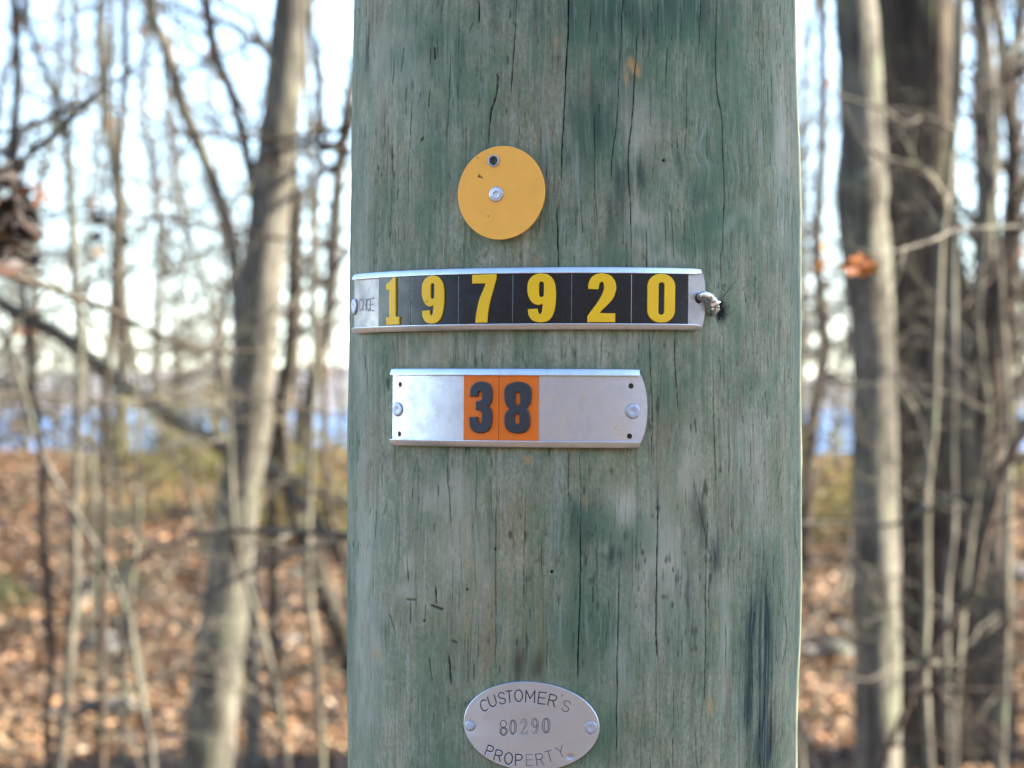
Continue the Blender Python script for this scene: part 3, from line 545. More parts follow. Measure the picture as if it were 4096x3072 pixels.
# --- oval engraved tag
def engraved_tag():
    root = empty("property_tag", surf(*TZ(2122, 2905), .002)); root['_abs'] = 1
    tag(root, "oval silver tag engraved CUSTOMER'S 80290 PROPERTY, lowest on the pole", "property tag")
    s = .3165; o4 = lambda x, y: (1780 + x * s, 2680 + y * s)
    tc, zc = TZ(2122, 2906, .003); X0 = tc * RP - .0004
    def loc(x, y):                                          # region pixel -> flat metres
        t, z = TZ(*o4(x, y), .003); return np.array([t * RP - X0, z - zc])
    E = lambda cx, cy, rx, ry, a0=0, a1=360, n=22: [(cx + rx * math.cos(R_(a)), cy + ry * math.sin(R_(a))) for a in np.linspace(a0, a1, n)]
    G = {'C': [E(.55, .5, .5, .5, 50, 310)], 'U': [[(0, 1), (0, .4)] + E(.5, .38, .5, .38, 180, 360, 12) + [(1, 1)]],
         'S': [E(.5, .75, .45, .25, 20, 270, 12) + E(.5, .25, .48, .25, 90, -160, 12)], 'T': [[(0, 1), (1, 1)], [(.5, 1), (.5, 0)]], 'O': [E(.5, .5, .5, .5)],
         'M': [[(0, 0), (0, 1), (.5, .3), (1, 1), (1, 0)]], 'E': [[(1, 1), (0, 1), (0, 0), (1, 0)], [(0, .52), (.85, .52)]],
         'R': [[(0, 0), (0, 1), (.55, 1)] + E(.6, .75, .38, .25, 90, -90, 10) + [(0, .5)], [(.55, .5), (.95, 0)]],
         'P': [[(0, 0), (0, 1), (.55, 1)] + E(.6, .74, .38, .26, 90, -90, 10) + [(0, .48)]], 'Y': [[(0, 1), (.5, .5), (1, 1)], [(.5, .5), (.5, 0)]], "'": [[(.5, 1), (.45, .8)]],
         '8': [E(.5, .76, .36, .24), E(.5, .27, .45, .27), E(.5, .27, .30, .2)], '0': [E(.5, .5, .45, .5), E(.5, .5, .24, .44)],
         '2': [[(.08, .70), (.12, .86), (.35, 1), (.65, .98), (.85, .80), (.80, .6), (.5, .35), (.1, .1), (.95, .1), (.95, .25)], [(.25, .78), (.5, .88), (.68, .75), (.55, .5), (.05, 0), (.95, 0)]],
         '9': [E(.5, .70, .42, .30), E(.5, .70, .22, .24), [(.92, .7), (.9, .3), (.7, .04), (.4, 0), (.15, .12)], [(.72, .6), (.70, .3), (.5, .1)]]}
    items = [('C', 503, 452, 95, 140, 10, 1), ('U', 607, 398, 90, 135, 17, 1), ('S', 728, 360, 85, 145, 8, .8), ('T', 824, 340, 78, 145, 5, .9), ('O', 940, 328, 98, 146, 2, .9), ('M', 1087, 336, 112, 148, -3, .8), ('E', 1237, 358, 90, 145, -7, .8), ('R', 1367, 388, 92, 145, -12, .75), ("'", 1477, 372, 30, 120, -14, .6), ('S', 1541, 460, 92, 140, -22, .55),
             ('P', 572, 1028, 78, 135, -20, .9), ('R', 684, 1085, 86, 135, -14, .9), ('O', 813, 1122, 98, 146, -3, 1), ('P', 944, 1140, 86, 140, 0, .8), ('E', 1076, 1142, 80, 140, 2, .35), ('R', 1207, 1132, 86, 145, 8, .5), ('T', 1330, 1095, 90, 140, 14, .5), ('Y', 1470, 1035, 90, 135, 20, .5),
             ('8', 748, 735, 105, 190, 2, .55), ('0', 868, 725, 98, 186, 0, .42), ('2', 1010, 718, 98, 190, -1, .22), ('9', 1145, 712, 100, 192, 0, .30), ('0', 1288, 705, 108, 192, 0, .42)]
    segs = []; wt = []
    for ch, cx, cy, wd, hg, rot, k in items:
        cr, sr = math.cos(R_(rot)), math.sin(R_(rot))
        for st in G[ch]:
            q = [loc(cx + ((x - .5) * wd * cr - (y - .5) * hg * sr), cy - ((x - .5) * wd * sr + (y - .5) * hg * cr)) for x, y in st]
            for a, b in zip(q[:-1], q[1:]): segs.append((a, b)); wt.append(k)
    # polar grid
    nr, na = 190, 620; r = np.concatenate([np.linspace(0.004, .975, nr - 10), np.linspace(.98, 1, 10)]); an = np.linspace(0, 2 * math.pi, na + 1)[:-1]
    pe = lambda x, y: loc(x, y)
    W = (pe(1950, 700)[0] - pe(215, 640)[0]) / 2; Hh = 361 / 2 / (F / (D - RP)); tl_ = R_(-2.2)
    RR, AN = np.meshgrid(r, an, indexing='ij'); ex_ = np.sign(np.cos(AN)) * np.abs(np.cos(AN)) ** 1.0 * W * RR; ey_ = np.sin(AN) * Hh * RR
    A = ex_ * math.cos(tl_) - ey_ * math.sin(tl_); B = ex_ * math.sin(tl_) + ey_ * math.cos(tl_)
    g = np.zeros_like(A); w0 = .00038
    for (a, b), k in zip(segs, wt):
        k = .10 + .80 * k
        d = b - a; L2 = d @ d + 1e-12; t = np.clip(((A - a[0]) * d[0] + (B - a[1]) * d[1]) / L2, 0, 1); dist = np.hypot(A - a[0] - t * d[0], B - a[1] - t * d[1]); g = np.maximum(g, k * np.exp(-(dist / w0) ** 2 * (1.2 if k > .7 else 1.9)))
    dm = loc(1590, 1095); dd = np.hypot((A - dm[0]) / 1.5, B - dm[1]); n5 = VN(55); dent = np.exp(-(dd / .0016) ** 2)
    h = .0016 - .00035 * g - .0009 * dent * (.4 + .9 * np.abs(n5(A * 1800, B * 1800))) + .00012 * n5(A * 90, B * 90) + .000015 * n5(A * 700 + 4, B * 700)
    for (nxp, nyp) in ((315, 705), (1843, 728)): p = loc(nxp, nyp); h -= .0004 * np.exp(-(np.hypot(A - p[0], B - p[1]) / .005) ** 2)
    h *= np.clip((1 - RR) / .02, 0, 1) ** .4 * .9 + .1
    V = surf((A + X0 - .0006) / RP, B + zc, h + .0012).reshape(-1, 3)
    i = np.arange(nr - 1)[:, None] * na; j = np.arange(na)[None, :]; j2 = (j + 1) % na
    q = np.stack([i + j, i + na + j, i + na + j2, i + j2], -1).reshape(-1, 4)
    edge = surf((A[-1] + X0) / RP, B[-1] + zc, 0.0); base = (nr - 1) * na; e0 = nr * na; jj = np.arange(na)
    q2 = np.stack([base + jj, e0 + jj, e0 + (jj + 1) % na, base + (jj + 1) % na], -1)
    cen_ = surf((X0) / RP, zc, h[0].mean() + .0012)[None]; t3 = np.stack([jj, (jj + 1) % na, np.full(na, e0 + na)], 1)
    me = mesh_np("tag_plate", np.vstack([V, edge, cen_]), [np.vstack([q, q2]), t3])
    at = me.attributes.new('ink', 'FLOAT', 'POINT'); ink = np.zeros(len(me.vertices), np.float32); ink[:nr * na] = np.clip(g * 2.3 + dent * .3, 0, 1).ravel(); at.data.foreach_set('value', ink)
    mm = Mt("engraved_aluminium"); n1 = mm.noise(mm.co(), 60, 4, .6); n2 = mm.noise(mm.co(), 900, 2)
    cc = mm.mix(mm.ramp(n1, [(.4, 0.), (.62, .8)]), (.43, .45, .50), (.46, .45, .43)); cc = mm.mix(mm.attr('ink').outputs['Fac'], cc, (.006, .006, .012))
    mm.bump(n2, .08, .0003); rg = mm.ramp(n1, [(.3, .34), (.7, .46)]); mm.set(Base_Color=cc, Metallic=1.0, Roughness=rg)
    link("tag_plate", me, mm.m, root)
    nail(root, 1880, 2903, 21, .0026, NAIL, .0013, dimple=False); nail(root, 2363, 2910, 25, .0024, NAIL, .0008)
engraved_tag()
#@@WOODS
# ------------------------------------------------------------------ the setting: ground, lake, far hill
gn1, gn2 = VN(11), VN(12)
def ground(x, y):
    x = np.asarray(x, float); y = np.asarray(y, float)
    b = np.interp(y, [-200, -60, -14, -3, 0, 9, 12, 13.2, 16, 20, 24, 27, 30, 40, 55, 75, 1200], [60, 17, 3, .3, 0, -.10, -.22, -.16, .22, .74, 1.05, 1.09, .85, -.9, -2.9, -5.0, -6.0])  # rise behind the camera is an unseen slope added to block low sky
    return b + .10 * gn1(x * .35, y * .35) * np.clip((y - 4) / 6, .1, 1) + .035 * gn2(x * 1.3, y * 1.3)
def grid_mesh(name, xs, ys, fz, mat):
    X, Y = np.meshgrid(xs, ys, indexing='xy'); V = np.stack([X, Y, fz(X, Y)], -1).reshape(-1, 3); nx, ny = len(xs), len(ys)
    i = np.arange(ny - 1)[:, None] * nx; j = np.arange(nx - 1)[None, :]
    q = np.stack([i + j, i + j + 1, i + nx + j + 1, i + nx + j], -1).reshape(-1, 4)
    o = link(name, mesh_np(name, V, [q]), mat); tag(o, kind='structure'); return o
mm = Mt("forest_floor"); n1 = mm.noise(mm.co(), 9, 6, .7); n2 = mm.noise(mm.co(), 1.2, 4, .6)
cc = mm.ramp(n1, [(.3, (.03, .02, .014)), (.5, (.07, .048, .032)), (.7, (.12, .08, .055))]); cc = mm.mix(mm.ramp(n2, [(.5, 0.), (.65, .5)]), cc, (.10, .10, .035))
mm.bump(n1, .9, .05); mm.set(Base_Color=cc, Roughness=.95)
ax = np.concatenate([np.linspace(-700, -14, 30), np.linspace(-13, 13, 130), np.linspace(14, 700, 30)])
ay = np.concatenate([np.linspace(-200, -4, 14), np.linspace(-3, 60, 260), np.linspace(62, 95, 20)])
grid_mesh("ground", ax, ay, ground, mm.m)
mm = Mt("lake_water"); n1 = mm.noise(mm.co((1, .35, 1)), 1.6, 4, .6)
mm.bump(n1, .9, .25); mm.set(Base_Color=(.09, .20, .40), Roughness=.5, Specular_IOR_Level=.35)
grid_mesh("lake", np.linspace(-1200, 1200, 30), np.linspace(48, 1100, 30), lambda x, y: x * 0 - 2.4, mm.m)
mm = Mt("far_hill"); n1 = mm.noise(mm.co(), .05, 6, .7); mm.set(Base_Color=mm.ramp(n1, [(.3, (.09, .10, .10)), (.7, (.17, .15, .14))]), Roughness=1.0)
hn = VN(21)
grid_mesh("far_hill", np.linspace(-1400, 1400, 220), np.linspace(960, 1500, 26), lambda x, y: -3.2 + np.clip((y - 965) / 300, 0, 1) * (17 + 6 * hn(x * .004 + 3, y * .004)) + 1.2 * hn(x * .09, y * .09), mm.m)

# ------------------------------------------------------------------ leaves
def leaves(name, pos, size, tone, mat, parent=None, seed=0, flat=0.0, curl=.35):
    rs = np.random.RandomState(seed); n = len(pos); pos = np.asarray(pos, float)
    shp = np.array([(0, -.5, 0), (.17, -.30, .3), (.27, 0, .5), (.15, .3, .35), (0, .52, 0), (-.15, .3, .35), (-.27, 0, .5), (-.17, -.30, .3), (0, 0, 0)])
    az = rs.rand(n) * 2 * math.pi; N = rs.randn(n, 3); N[:, 2] = np.abs(N[:, 2]) + flat; N /= np.linalg.norm(N, axis=1)[:, None]
    T = np.stack([np.cos(az), np.sin(az), 0 * az], 1); T -= (T * N).sum(1)[:, None] * N; T /= np.linalg.norm(T, axis=1)[:, None] + 1e-9; B = np.cross(N, T)
    cu = curl * (rs.rand(n) * 1.4 - .4); size = np.broadcast_to(size, (n,)); wd = .8 + .8 * rs.rand(n)
    V = pos[:, None] + size[:, None, None] * (shp[None, :, 0, None] * wd[:, None, None] * B[:, None] + shp[None, :, 1, None] * T[:, None] + shp[None, :, 2, None] * cu[:, None, None] * N[:, None])
    tri = np.array([(8, 0, 1), (8, 1, 2), (8, 2, 3), (8, 3, 4), (8, 4, 5), (8, 5, 6), (8, 6, 7), (8, 7, 0)]); Fc = (np.arange(n)[:, None, None] * 9 + tri[None]).reshape(-1, 3)
    me = mesh_np(name, V.reshape(-1, 3), [Fc]); at = me.attributes.new('tone', 'FLOAT', 'POINT'); at.data.foreach_set('value', np.repeat(tone, 9).astype(np.float32))
    return link(name, me, mat, parent, False)
rs = np.random.RandomState(3); n = 120000; ly = 8.5 + 20.5 * rs.rand(n) ** .9; lx = (rs.rand(n) * 2 - 1) * (.215 * ly + 1.6)
n2_ = 9000; ly = np.concatenate([ly, -3 + 12 * rs.rand(n2_)]); lx = np.concatenate([lx, (rs.rand(n2_) * 2 - 1) * 5])
n3_ = 60000; ay_ = -2 + 32 * rs.rand(n3_); sg = np.where(rs.rand(n3_) < .5, -1, 1); lx = np.concatenate([lx, sg * (.2 * np.abs(ay_) + 1.5 + 10 * rs.rand(n3_))]); ly = np.concatenate([ly, ay_])
tn = np.clip(.47 + .20 * rs.randn(len(lx)) + .12 * gn1(lx * 2 + 40, ly * 2), 0, 1)
o = leaves("leaf_litter", np.c_[lx, ly, ground(lx, ly) + .012 + .035 * rs.rand(len(lx))], .038 + .040 * rs.rand(len(lx)), tn, LITTER, None, 4, 1.1)
tag(o, "brown and tan fallen oak leaves carpeting the woodland floor", "fallen leaves", kind='stuff')

# ------------------------------------------------------------------ trees
def grow(mb, rs, base, dr, ln, r0, depth, tips, up=.25, k=5, wig=.16, nsub=5):
    n = 7; P_ = [np.array(base, float)]; d = np.array(dr, float); d /= np.linalg.norm(d)
    for _ in range(n - 1):
        d = d + wig * rs.randn(3) + np.array([0, 0, up * .12]); d /= np.linalg.norm(d); P_.append(P_[-1] + d * ln / (n - 1))
    P_ = np.array(P_); r = np.linspace(r0, r0 * .28, n); mb.tube(P_, r, max(3, k)); tips.append(P_[-1]); tips.append(P_[-3])
    if depth > 0:
        for _ in range(nsub):
            i = rs.randint(1, n); t = P_[min(i, n - 1)] - P_[i - 1]; s = rs.randn(3); s -= (s @ t) / (t @ t) * t; s /= np.linalg.norm(s) + 1e-9
            grow(mb, rs, P_[i], t / np.linalg.norm(t) * .75 + s * .8, ln * (.35 + .3 * rs.rand()), max(r[i] * .55, .0016), depth - 1, tips, up, k - 1, wig * 1.2, max(2, nsub - 2))
bn = VN(31)
def rough(n, k, amp, seed, vs=.5, ks=3.0):
    a = np.arange(k) * 2 * math.pi / k; A_, I = np.meshgrid(a, np.arange(n)); return amp * (bn(np.cos(A_) * ks + seed, I * vs + np.sin(A_) * ks) + .5 * bn(np.cos(A_) * ks * 3 + seed + 9, I * vs * .5 + np.sin(A_) * ks * 3))
def hero(name, Y, path, widths, mat, label, cat="tree", top=8.0, nbr=14, brlen=1.2, seed=1, k=14, bark=.06, brmat=None, extra=(), lv=None, group=None, vs=.5, ks=2.0, zmin=1.2, nup=10):
    """a tree traced in the photo: trunk path in photo pixels at depth Y"""
    rs = np.random.RandomState(seed); pts = [P(u, v, Y if not isinstance(Y, (list, tuple)) else np.interp(i, [0, len(path) - 1], Y)) for i, (u, v) in enumerate(path)]
    Yr = [p[1] for p in pts]; wr = np.interp(np.arange(len(pts)), np.linspace(0, len(pts) - 1, len(widths)), widths) / 2 * np.array(Yr) / F
    pts = np.array(pts)
    if pts[0][2] < pts[-1][2]: pts, wr = pts[::-1], wr[::-1]
    dn = pts[-1] - pts[-2]; dn /= max(1e-6, abs(dn[2])); g = float(ground(pts[-1][0], pts[-1][1])); dz = pts[-1][2] - (g - .12)
    if dz > .05: pts = np.vstack([pts, pts[-1] + np.array([dn[0] * .5, dn[1] * .5, -1]) * dz]); wr = np.append(wr, wr[-1] * 1.2)
    upd = pts[0] - pts[1]; upd /= max(1e-6, upd[2]) if upd[2] > .02 else 1; up = []; wu = []
    if top and pts[0][2] < top:
        n = 5; cur = pts[0].copy(); h = (top - cur[2]) / n
        for i in range(n): cur = cur + np.array([upd[0] * .5 + .08 * rs.randn(), upd[1] * .5 + .08 * rs.randn(), 1]) * h; up.append(cur.copy()); wu.append(wr[0] * (1 - .16 * (i + 1)))
        pts = np.vstack([np.array(up)[::-1], pts]); wr = np.concatenate([wu[::-1], wr])
    n = max(24, int(len(pts) * 6)); sp = spline(pts, n)[::-1]; r = np.interp(np.linspace(len(pts) - 1, 0, n), np.arange(len(pts)), wr)
    root = empty(name, tuple(sp[0])); root['_abs'] = 1; tag(root, label, cat, group)
    mb = MB(); mb.tube(sp, r, k, rough(n, k, bark, seed * 7, vs, ks)); mb.build("trunk", mat, root)
    tips = []
    for _ in range(nbr):
        mb = MB(); zz = zmin + (sp[-1][2] - zmin) * rs.rand() ** 1.2; i = int(np.argmin(np.abs(sp[:, 2] - zz))); a = rs.rand() * 2 * math.pi; L = brlen * (.5 + .8 * rs.rand())
        grow(mb, rs, sp[i], (math.cos(a), math.sin(a), .35 + .5 * rs.rand()), L, min(max(.0045, r[i] * .35), .022), 2, tips, nsub=5); mb.build("branch", brmat or mat, root)
    for bp, bY, bw in extra:                                # branches traced in the photo
        mb = MB()
        q = np.array([P(u, v, bY if not isinstance(bY, (list, tuple)) else np.interp(j, [0, len(bp) - 1], bY)) for j, (u, v) in enumerate(bp)]); m = max(12, len(q) * 5); s = spline(q, m) if len(q) > 2 else q
        rr_ = 1.45 * np.linspace(bw, bw * .6, len(s)) / 2 * s[:, 1] / F
        i = int(np.argmin(np.linalg.norm(sp - q[0], axis=1)))
        if np.linalg.norm(sp[i] - q[0]) > .03: mb.tube(spline(np.array([sp[i], (sp[i] + q[0]) / 2 + np.array([0, 0, -.04]), q[0]]), 8), rr_[0] * 1.1, 6)
        mb.tube(s, rr_, 7); tips += list(s[::4])
        for _ in range(3): j = rs.randint(1, len(s)); grow(mb, rs, s[j], s[j] - s[j - 1] + .03 * rs.randn(3), .35, rr_[j] * .5, 1, tips, nsub=3)
        mb.build("branch", brmat or mat, root)
    if lv:
        m, nl, sz = lv; tp = np.array(tips); idx = rs.randint(0, len(tp), nl); leaves("leaves", tp[idx] + .03 * rs.randn(nl, 3), sz * (.7 + .6 * rs.rand(nl)), rs.rand(nl), m, root, seed)
        root.children[-1].location = tuple(-x for x in root.location)
    return root
# left of the pole
hero("broad_tree", 12, [(1190, -250), (1165, 0), (1140, 300), (1105, 600), (1065, 926), (1020, 1400), (1000, 1700), (953, 2000), (925, 2250), (898, 2462), (865, 2750), (824, 3072)], [140, 143, 150, 158, 165, 172, 175, 168, 175, 185, 195, 206], BARK_G, "thick straight grey tree trunk lit on its right side, biggest left of the pole", nbr=10, brlen=1.8, seed=2, k=22, bark=.05, zmin=3.0)
hero("leaning_tree", 13, [(600, 0), (667, 185), (730, 417), (805, 600), (880, 805), (925, 970), (945, 1150), (960, 1400), (985, 1800), (1000, 2300)], [54, 56, 54, 54, 56, 54, 54, 60], BARK_G, "slim pale tree arching from the upper left down behind the thickest left trunk", seed=3, nbr=12)
hero("brown_tree", 14, [(815, -120), (824, 0), (860, 210), (925, 370), (975, 560), (1010, 760), (1060, 1100), (1080, 1700)], [48, 48, 44, 42, 40, 40], BARK_B, "narrow brown tree leaning toward the top of the thickest left trunk", seed=4, nbr=14, lv=(L_DEAD, 40, .07))
hero("sapling", 11, [(500, 0), (505, 230), (490, 463), (477, 650), (463, 926), (449, 1250), (425, 1536), (417, 1900)], [30, 32, 30, 34], BARK_B, "thin upright sapling ending above the green brush, third stem from the left edge", seed=5, nbr=14, brlen=.9)
hero("sapling", 10.5, [(50, -100), (56, 0), (69, 231), (60, 556), (56, 926), (83, 1111), (120, 1389), (130, 1536), (167, 1814), (171, 2092), (190, 2370), (204, 2647), (185, 2870), (190, 3072)], [36, 34, 26, 30, 34, 34], BARK_B, "crooked brown sapling nearest the left edge, running full height", seed=6, nbr=12, brlen=.9)
hero("sapling", 10.5, [(110, -60), (130, 160), (199, 324), (250, 518), (268, 602), (282, 787), (292, 972), (300, 1111), (315, 1300), (319, 1536), (305, 1814), (300, 2090), (300, 2320), (282, 2555), (264, 2786), (231, 3072)], [24, 26, 34, 38, 38, 40, 40], BARK_P, "pale sapling second from the left edge, forked near the top", seed=7, nbr=12, brlen=.9, extra=[([(258, 560), (285, 430), (300, 370), (298, 0), (296, -200)], 10.5, 24)])
hero("fallen_tree", 13, [(-120, 1160), (0, 1210), (110, 1278), (240, 1343), (370, 1444), (480, 1536), (592, 1610), (740, 1703), (870, 1777), (1000, 1850), (1130, 1930)], [52, 60, 62, 62, 64, 66, 60, 44], BARK_G, "fallen trunk slanting down to the right behind the thickest left trunk", "fallen tree", top=0, nbr=3, seed=8, extra=[([(1040, 1850), (1200, 1930), (1390, 2027)], 13, 26)])
hero("sapling", 9.5, [(-40, 1250), (0, 1330), (60, 1450), (93, 1573), (167, 1814), (296, 2045), (370, 2166), (463, 2323), (519, 2508), (546, 2693), (592, 2925), (611, 3072)], [18, 20, 24, 26, 26, 26], BARK_G, "thin grey sapling slanting down to the right across the lower left", top=3.4, nbr=5, brlen=.7, seed=9)
hero("sapling", 12.5, [(1250, -120), (1250, 140), (1278, 260), (1282, 463), (1278, 650), (1260, 833), (1260, 1018), (1250, 1250), (1278, 1390), (1296, 1536), (1310, 2000), (1390, 2350)], [26, 28, 30, 28, 28], BARK_B, "wavy dark sapling between the thickest left trunk and the pole", seed=10, nbr=12, brlen=1.0,
     extra=[([(1404, 490), (1343, 519), (1204, 546), (1111, 560), (972, 551), (787, 532), (704, 537)], 11, 20), ([(1390, 592), (1231, 574), (1111, 611), (1000, 657)], 11, 20), ([(1398, 1000), (1296, 972), (1111, 954), (833, 898), (556, 861), (370, 838), (167, 852)], 10, 13)])
hero("leaning_tree", 14, [(1150, 200), (1167, 600), (1180, 926), (1165, 1400), (1125, 1630), (1148, 1906), (1194, 2092), (1250, 2230), (1315, 2416), (1389, 2600), (1480, 2900)], [50, 52, 60, 66, 60, 74, 84, 92], BARK_D, "dark curved tree bowing out toward the pole's lower left edge", seed=12, nbr=10)
hero("sapling", 11.5, [(1262, 1300), (1250, 1628), (1236, 2000), (1231, 2184), (1240, 2416), (1260, 2555), (1278, 2832), (1290, 3100)], [24, 30, 32, 28, 26], BARK_P, "pale thin sapling just right of the thickest left trunk near the ground", seed=13, nbr=7, brlen=.8)
hero("sapling", 16, [(350, 900), (352, 1300), (356, 1536), (370, 1906)], [18, 22, 26], BARK_P, "short pale stem standing against the blue water at left", seed=14, nbr=12, brlen=1.2)
hero("sapling", 17, [(560, 1500), (640, 1720), (700, 1850), (760, 1960)], [14, 20, 20], BARK_P, "slanting pale stem crossing the blue water at left", top=4, seed=15, nbr=7, brlen=1.2)
hero("bare_shrub", 6.2, [(-330, 300), (-300, 1000), (-320, 1700), (-350, 2600)], [60, 60, 64], BARK_D, "dark branching shrub reaching in from the left edge with a clump of dead leaves", "shrub", top=3.4, nbr=0, seed=16,
     extra=[([(-200, 800), (0, 700), (148, 593), (259, 500), (361, 398), (392, 372)], [6.2, 5.6], 20), ([(-250, 1040), (0, 1093), (139, 1130), (305, 1194), (463, 1250), (574, 1315), (805, 1398), (870, 1324), (907, 1194)], [6.4, 7.2], 24), ([(-250, 1010), (0, 1046), (139, 1083), (231, 1139), (315, 1231), (389, 1324), (463, 1380), (787, 1398), (1111, 1407)], [6.6, 7.6], 12), ([(-250, 1580), (0, 1573), (315, 1591), (556, 1600), (889, 1585), (1389, 1666)], [7, 8.5], 12), ([(361, 398), (500, 440), (640, 480), (760, 560)], [5.8, 6.4], 9)])
root = bpy.data.objects["bare_shrub"]; q = P(55, 860, 5.8); rs = np.random.RandomState(8)
lp = q + rs.randn(75, 3) * np.array([.023, .03, .050]); o = leaves("dead_leaves", lp, .035 + .03 * rs.rand(75), rs.rand(75) ** 1.5, L_DEAD, root, 9); o.location = tuple(-x for x in root.location)
mb = MB(); mb.tube(spline(np.array([P(30, 690, 5.7), P(52, 760, 5.75), P(48, 960, 5.8)]), 8), .0035, 5); mb.build("twig", BARK_D, root)
hero("sapling", 7.2, [(1700, 300), (1690, 1200), (1680, 2140), (1700, 3100)], [50, 54, 60], BARK_G, "sapling standing hidden behind the pole with two thin limbs showing at its left", top=2.6, nbr=0, seed=17,
     extra=[([(1500, 2150), (1420, 2138), (1200, 2130), (926, 2124), (740, 2156), (574, 2221), (463, 2323)], 7.2, 18), ([(1500, 2110), (1420, 2140), (1296, 2175), (1111, 2240), (926, 2323), (787, 2397)], 6.8, 18)])
# right of the pole
hero("sapling", 18, [(3290, -100), (3290, 0), (3290, 278), (3290, 556), (3276, 787), (3267, 972), (3285, 1204), (3299, 1389), (3276, 1536), (3240, 1800)], [40, 38, 40, 42, 46, 60], BARK_B, "brown slender tree just right of the pole", seed=18, nbr=12, lv=(L_DEAD, 30, .08))
hero("twin_stem_tree", 10.5, [(3420, -200), (3420, 0), (3440, 278), (3448, 556), (3444, 740), (3450, 900), (3475, 1100), (3492, 1389), (3498, 1536), (3497, 1814), (3502, 2092), (3508, 2462), (3512, 3072)], [166, 170, 172, 186, 214, 206, 192, 178, 170, 178, 184, 186, 190], BARK_G, "smooth grey tree trunk with a swollen knot, nearest right of the pole", nbr=6, brlen=1.4, seed=19, k=24, bark=.07, zmin=3.4, ks=1.6)
hero("furrowed_tree", 13, [(3650, -200), (3650, 0), (3655, 600), (3668, 1100), (3700, 1536), (3740, 2000), (3780, 2500), (3795, 3072)], [330, 330, 330, 330, 350, 420, 480, 530], BARK_D, "widest dark furrowed tree trunk, flaring at its base at right", nbr=8, brlen=2.0, seed=20, k=90, bark=.085, zmin=4, ks=9.0, vs=.16)
hero("sapling", 9.0, [(3856, -150), (3850, 0), (3841, 278), (3818, 509), (3790, 787), (3762, 972), (3753, 1204), (3743, 1389), (3739, 1536), (3730, 1721), (3706, 1953), (3700, 2138), (3702, 2323), (3702, 2462), (3693, 2647), (3702, 2832), (3716, 3072)], [30, 30, 32, 34, 38, 40, 38, 38], BARK_P, "pale wavy sapling growing in front of the widest right trunk", top=6, nbr=3, brlen=.8, seed=21,
     extra=[([(3702, 2030), (3581, 2096), (3424, 2092), (3211, 2092), (3100, 2100)], 8.6, 14), ([(3702, 2040), (3841, 1990), (3933, 1994), (4026, 1953), (4130, 1920)], 8.6, 14), ([(3767, 769), (3693, 676), (3563, 639), (3480, 600)], 8.8, 18), ([(3818, 520), (3700, 470), (3618, 491), (3545, 444), (3470, 417), (3200, 330)], 8.6, 12), ([(3700, 1950), (3720, 1840), (3660, 1640), (3560, 1500)], 8.7, 12)])
hero("sapling", 9.4, [(3815, 950), (3815, 1250), (3813, 1536), (3808, 1814), (3813, 2092), (3785, 2370), (3785, 2700), (3790, 3100)], [22, 28, 30, 30, 26], BARK_G, "grey sapling close to the right side of the pale wavy sapling", top=5.5, nbr=3, brlen=.8, seed=22)
hero("diagonal_limb", 8.6, [(4180, 1600), (4096, 1721), (4026, 1860), (3970, 2045), (3933, 2184), (3905, 2323), (3822, 2462), (3748, 2582), (3660, 2740), (3560, 2990), (3500, 3200)], [40, 38, 32, 30, 28, 26], BARK_B, "thin brown sapling slanting across the flared base at right", "sapling", top=3.6, nbr=4, brlen=.8, seed=23,
     extra=[([(3640, 2780), (3693, 2777), (3795, 2721), (3970, 2564), (4060, 2480)], 8.3, 14), ([(3620, 2766), (3850, 2760), (4120, 2765)], 8.4, 14), ([(3540, 2990), (3700, 2960), (3850, 3010), (4120, 2990)], 8.4, 12)])
bpy.data.objects["diagonal_limb"].name = "slanting_sapling"
hero("leafy_tree", 16, [(3970, -120), (3980, 0), (4003, 139), (4026, 370), (4053, 556), (4053, 740), (4044, 926), (4017, 1111), (3975, 1389), (3955, 1536), (3945, 1900)], [46, 50, 54, 60, 66, 84, 130, 150, 160], BARK_B, "brown tree with rusty leaves at the right edge, thickening into a forked base", seed=24, nbr=26, brlen=1.3, lv=(L_DEAD, 190, .075), extra=[([(3900, 1420), (3860, 1180), (3840, 1000)], 16, 34), ([(3990, 1300), (4080, 1180), (4160, 1080)], 16, 40)])
hero("sapling", 10, [(4030, 2150), (4025, 2400), (4012, 2700), (4000, 3072)], [34, 46, 52], BARK_P, "stout pale stem in the lower right corner", top=3.0, nbr=2, brlen=.6, seed=25)
hero("sapling", 9, [(3130, 2700), (3190, 2880), (3260, 3072), (3300, 3200)], [14, 24, 28], BARK_P, "short slanting stem at the pole's lower right edge", top=0, nbr=1, brlen=.5, seed=26)
hero("thin_tree", 6.4, [(4350, 300), (4330, 900), (4340, 1700), (4360, 2800)], [60, 60, 66], BARK_G, "grey tree beyond the right edge whose dark limb carries one orange leaf", top=4, nbr=0, seed=27,
     extra=[([(4200, 890), (4096, 905), (3933, 912), (3804, 926), (3748, 954), (3582, 1005), (3470, 1020)], [6.4, 5.9], 14)])
root = bpy.data.objects["thin_tree"]
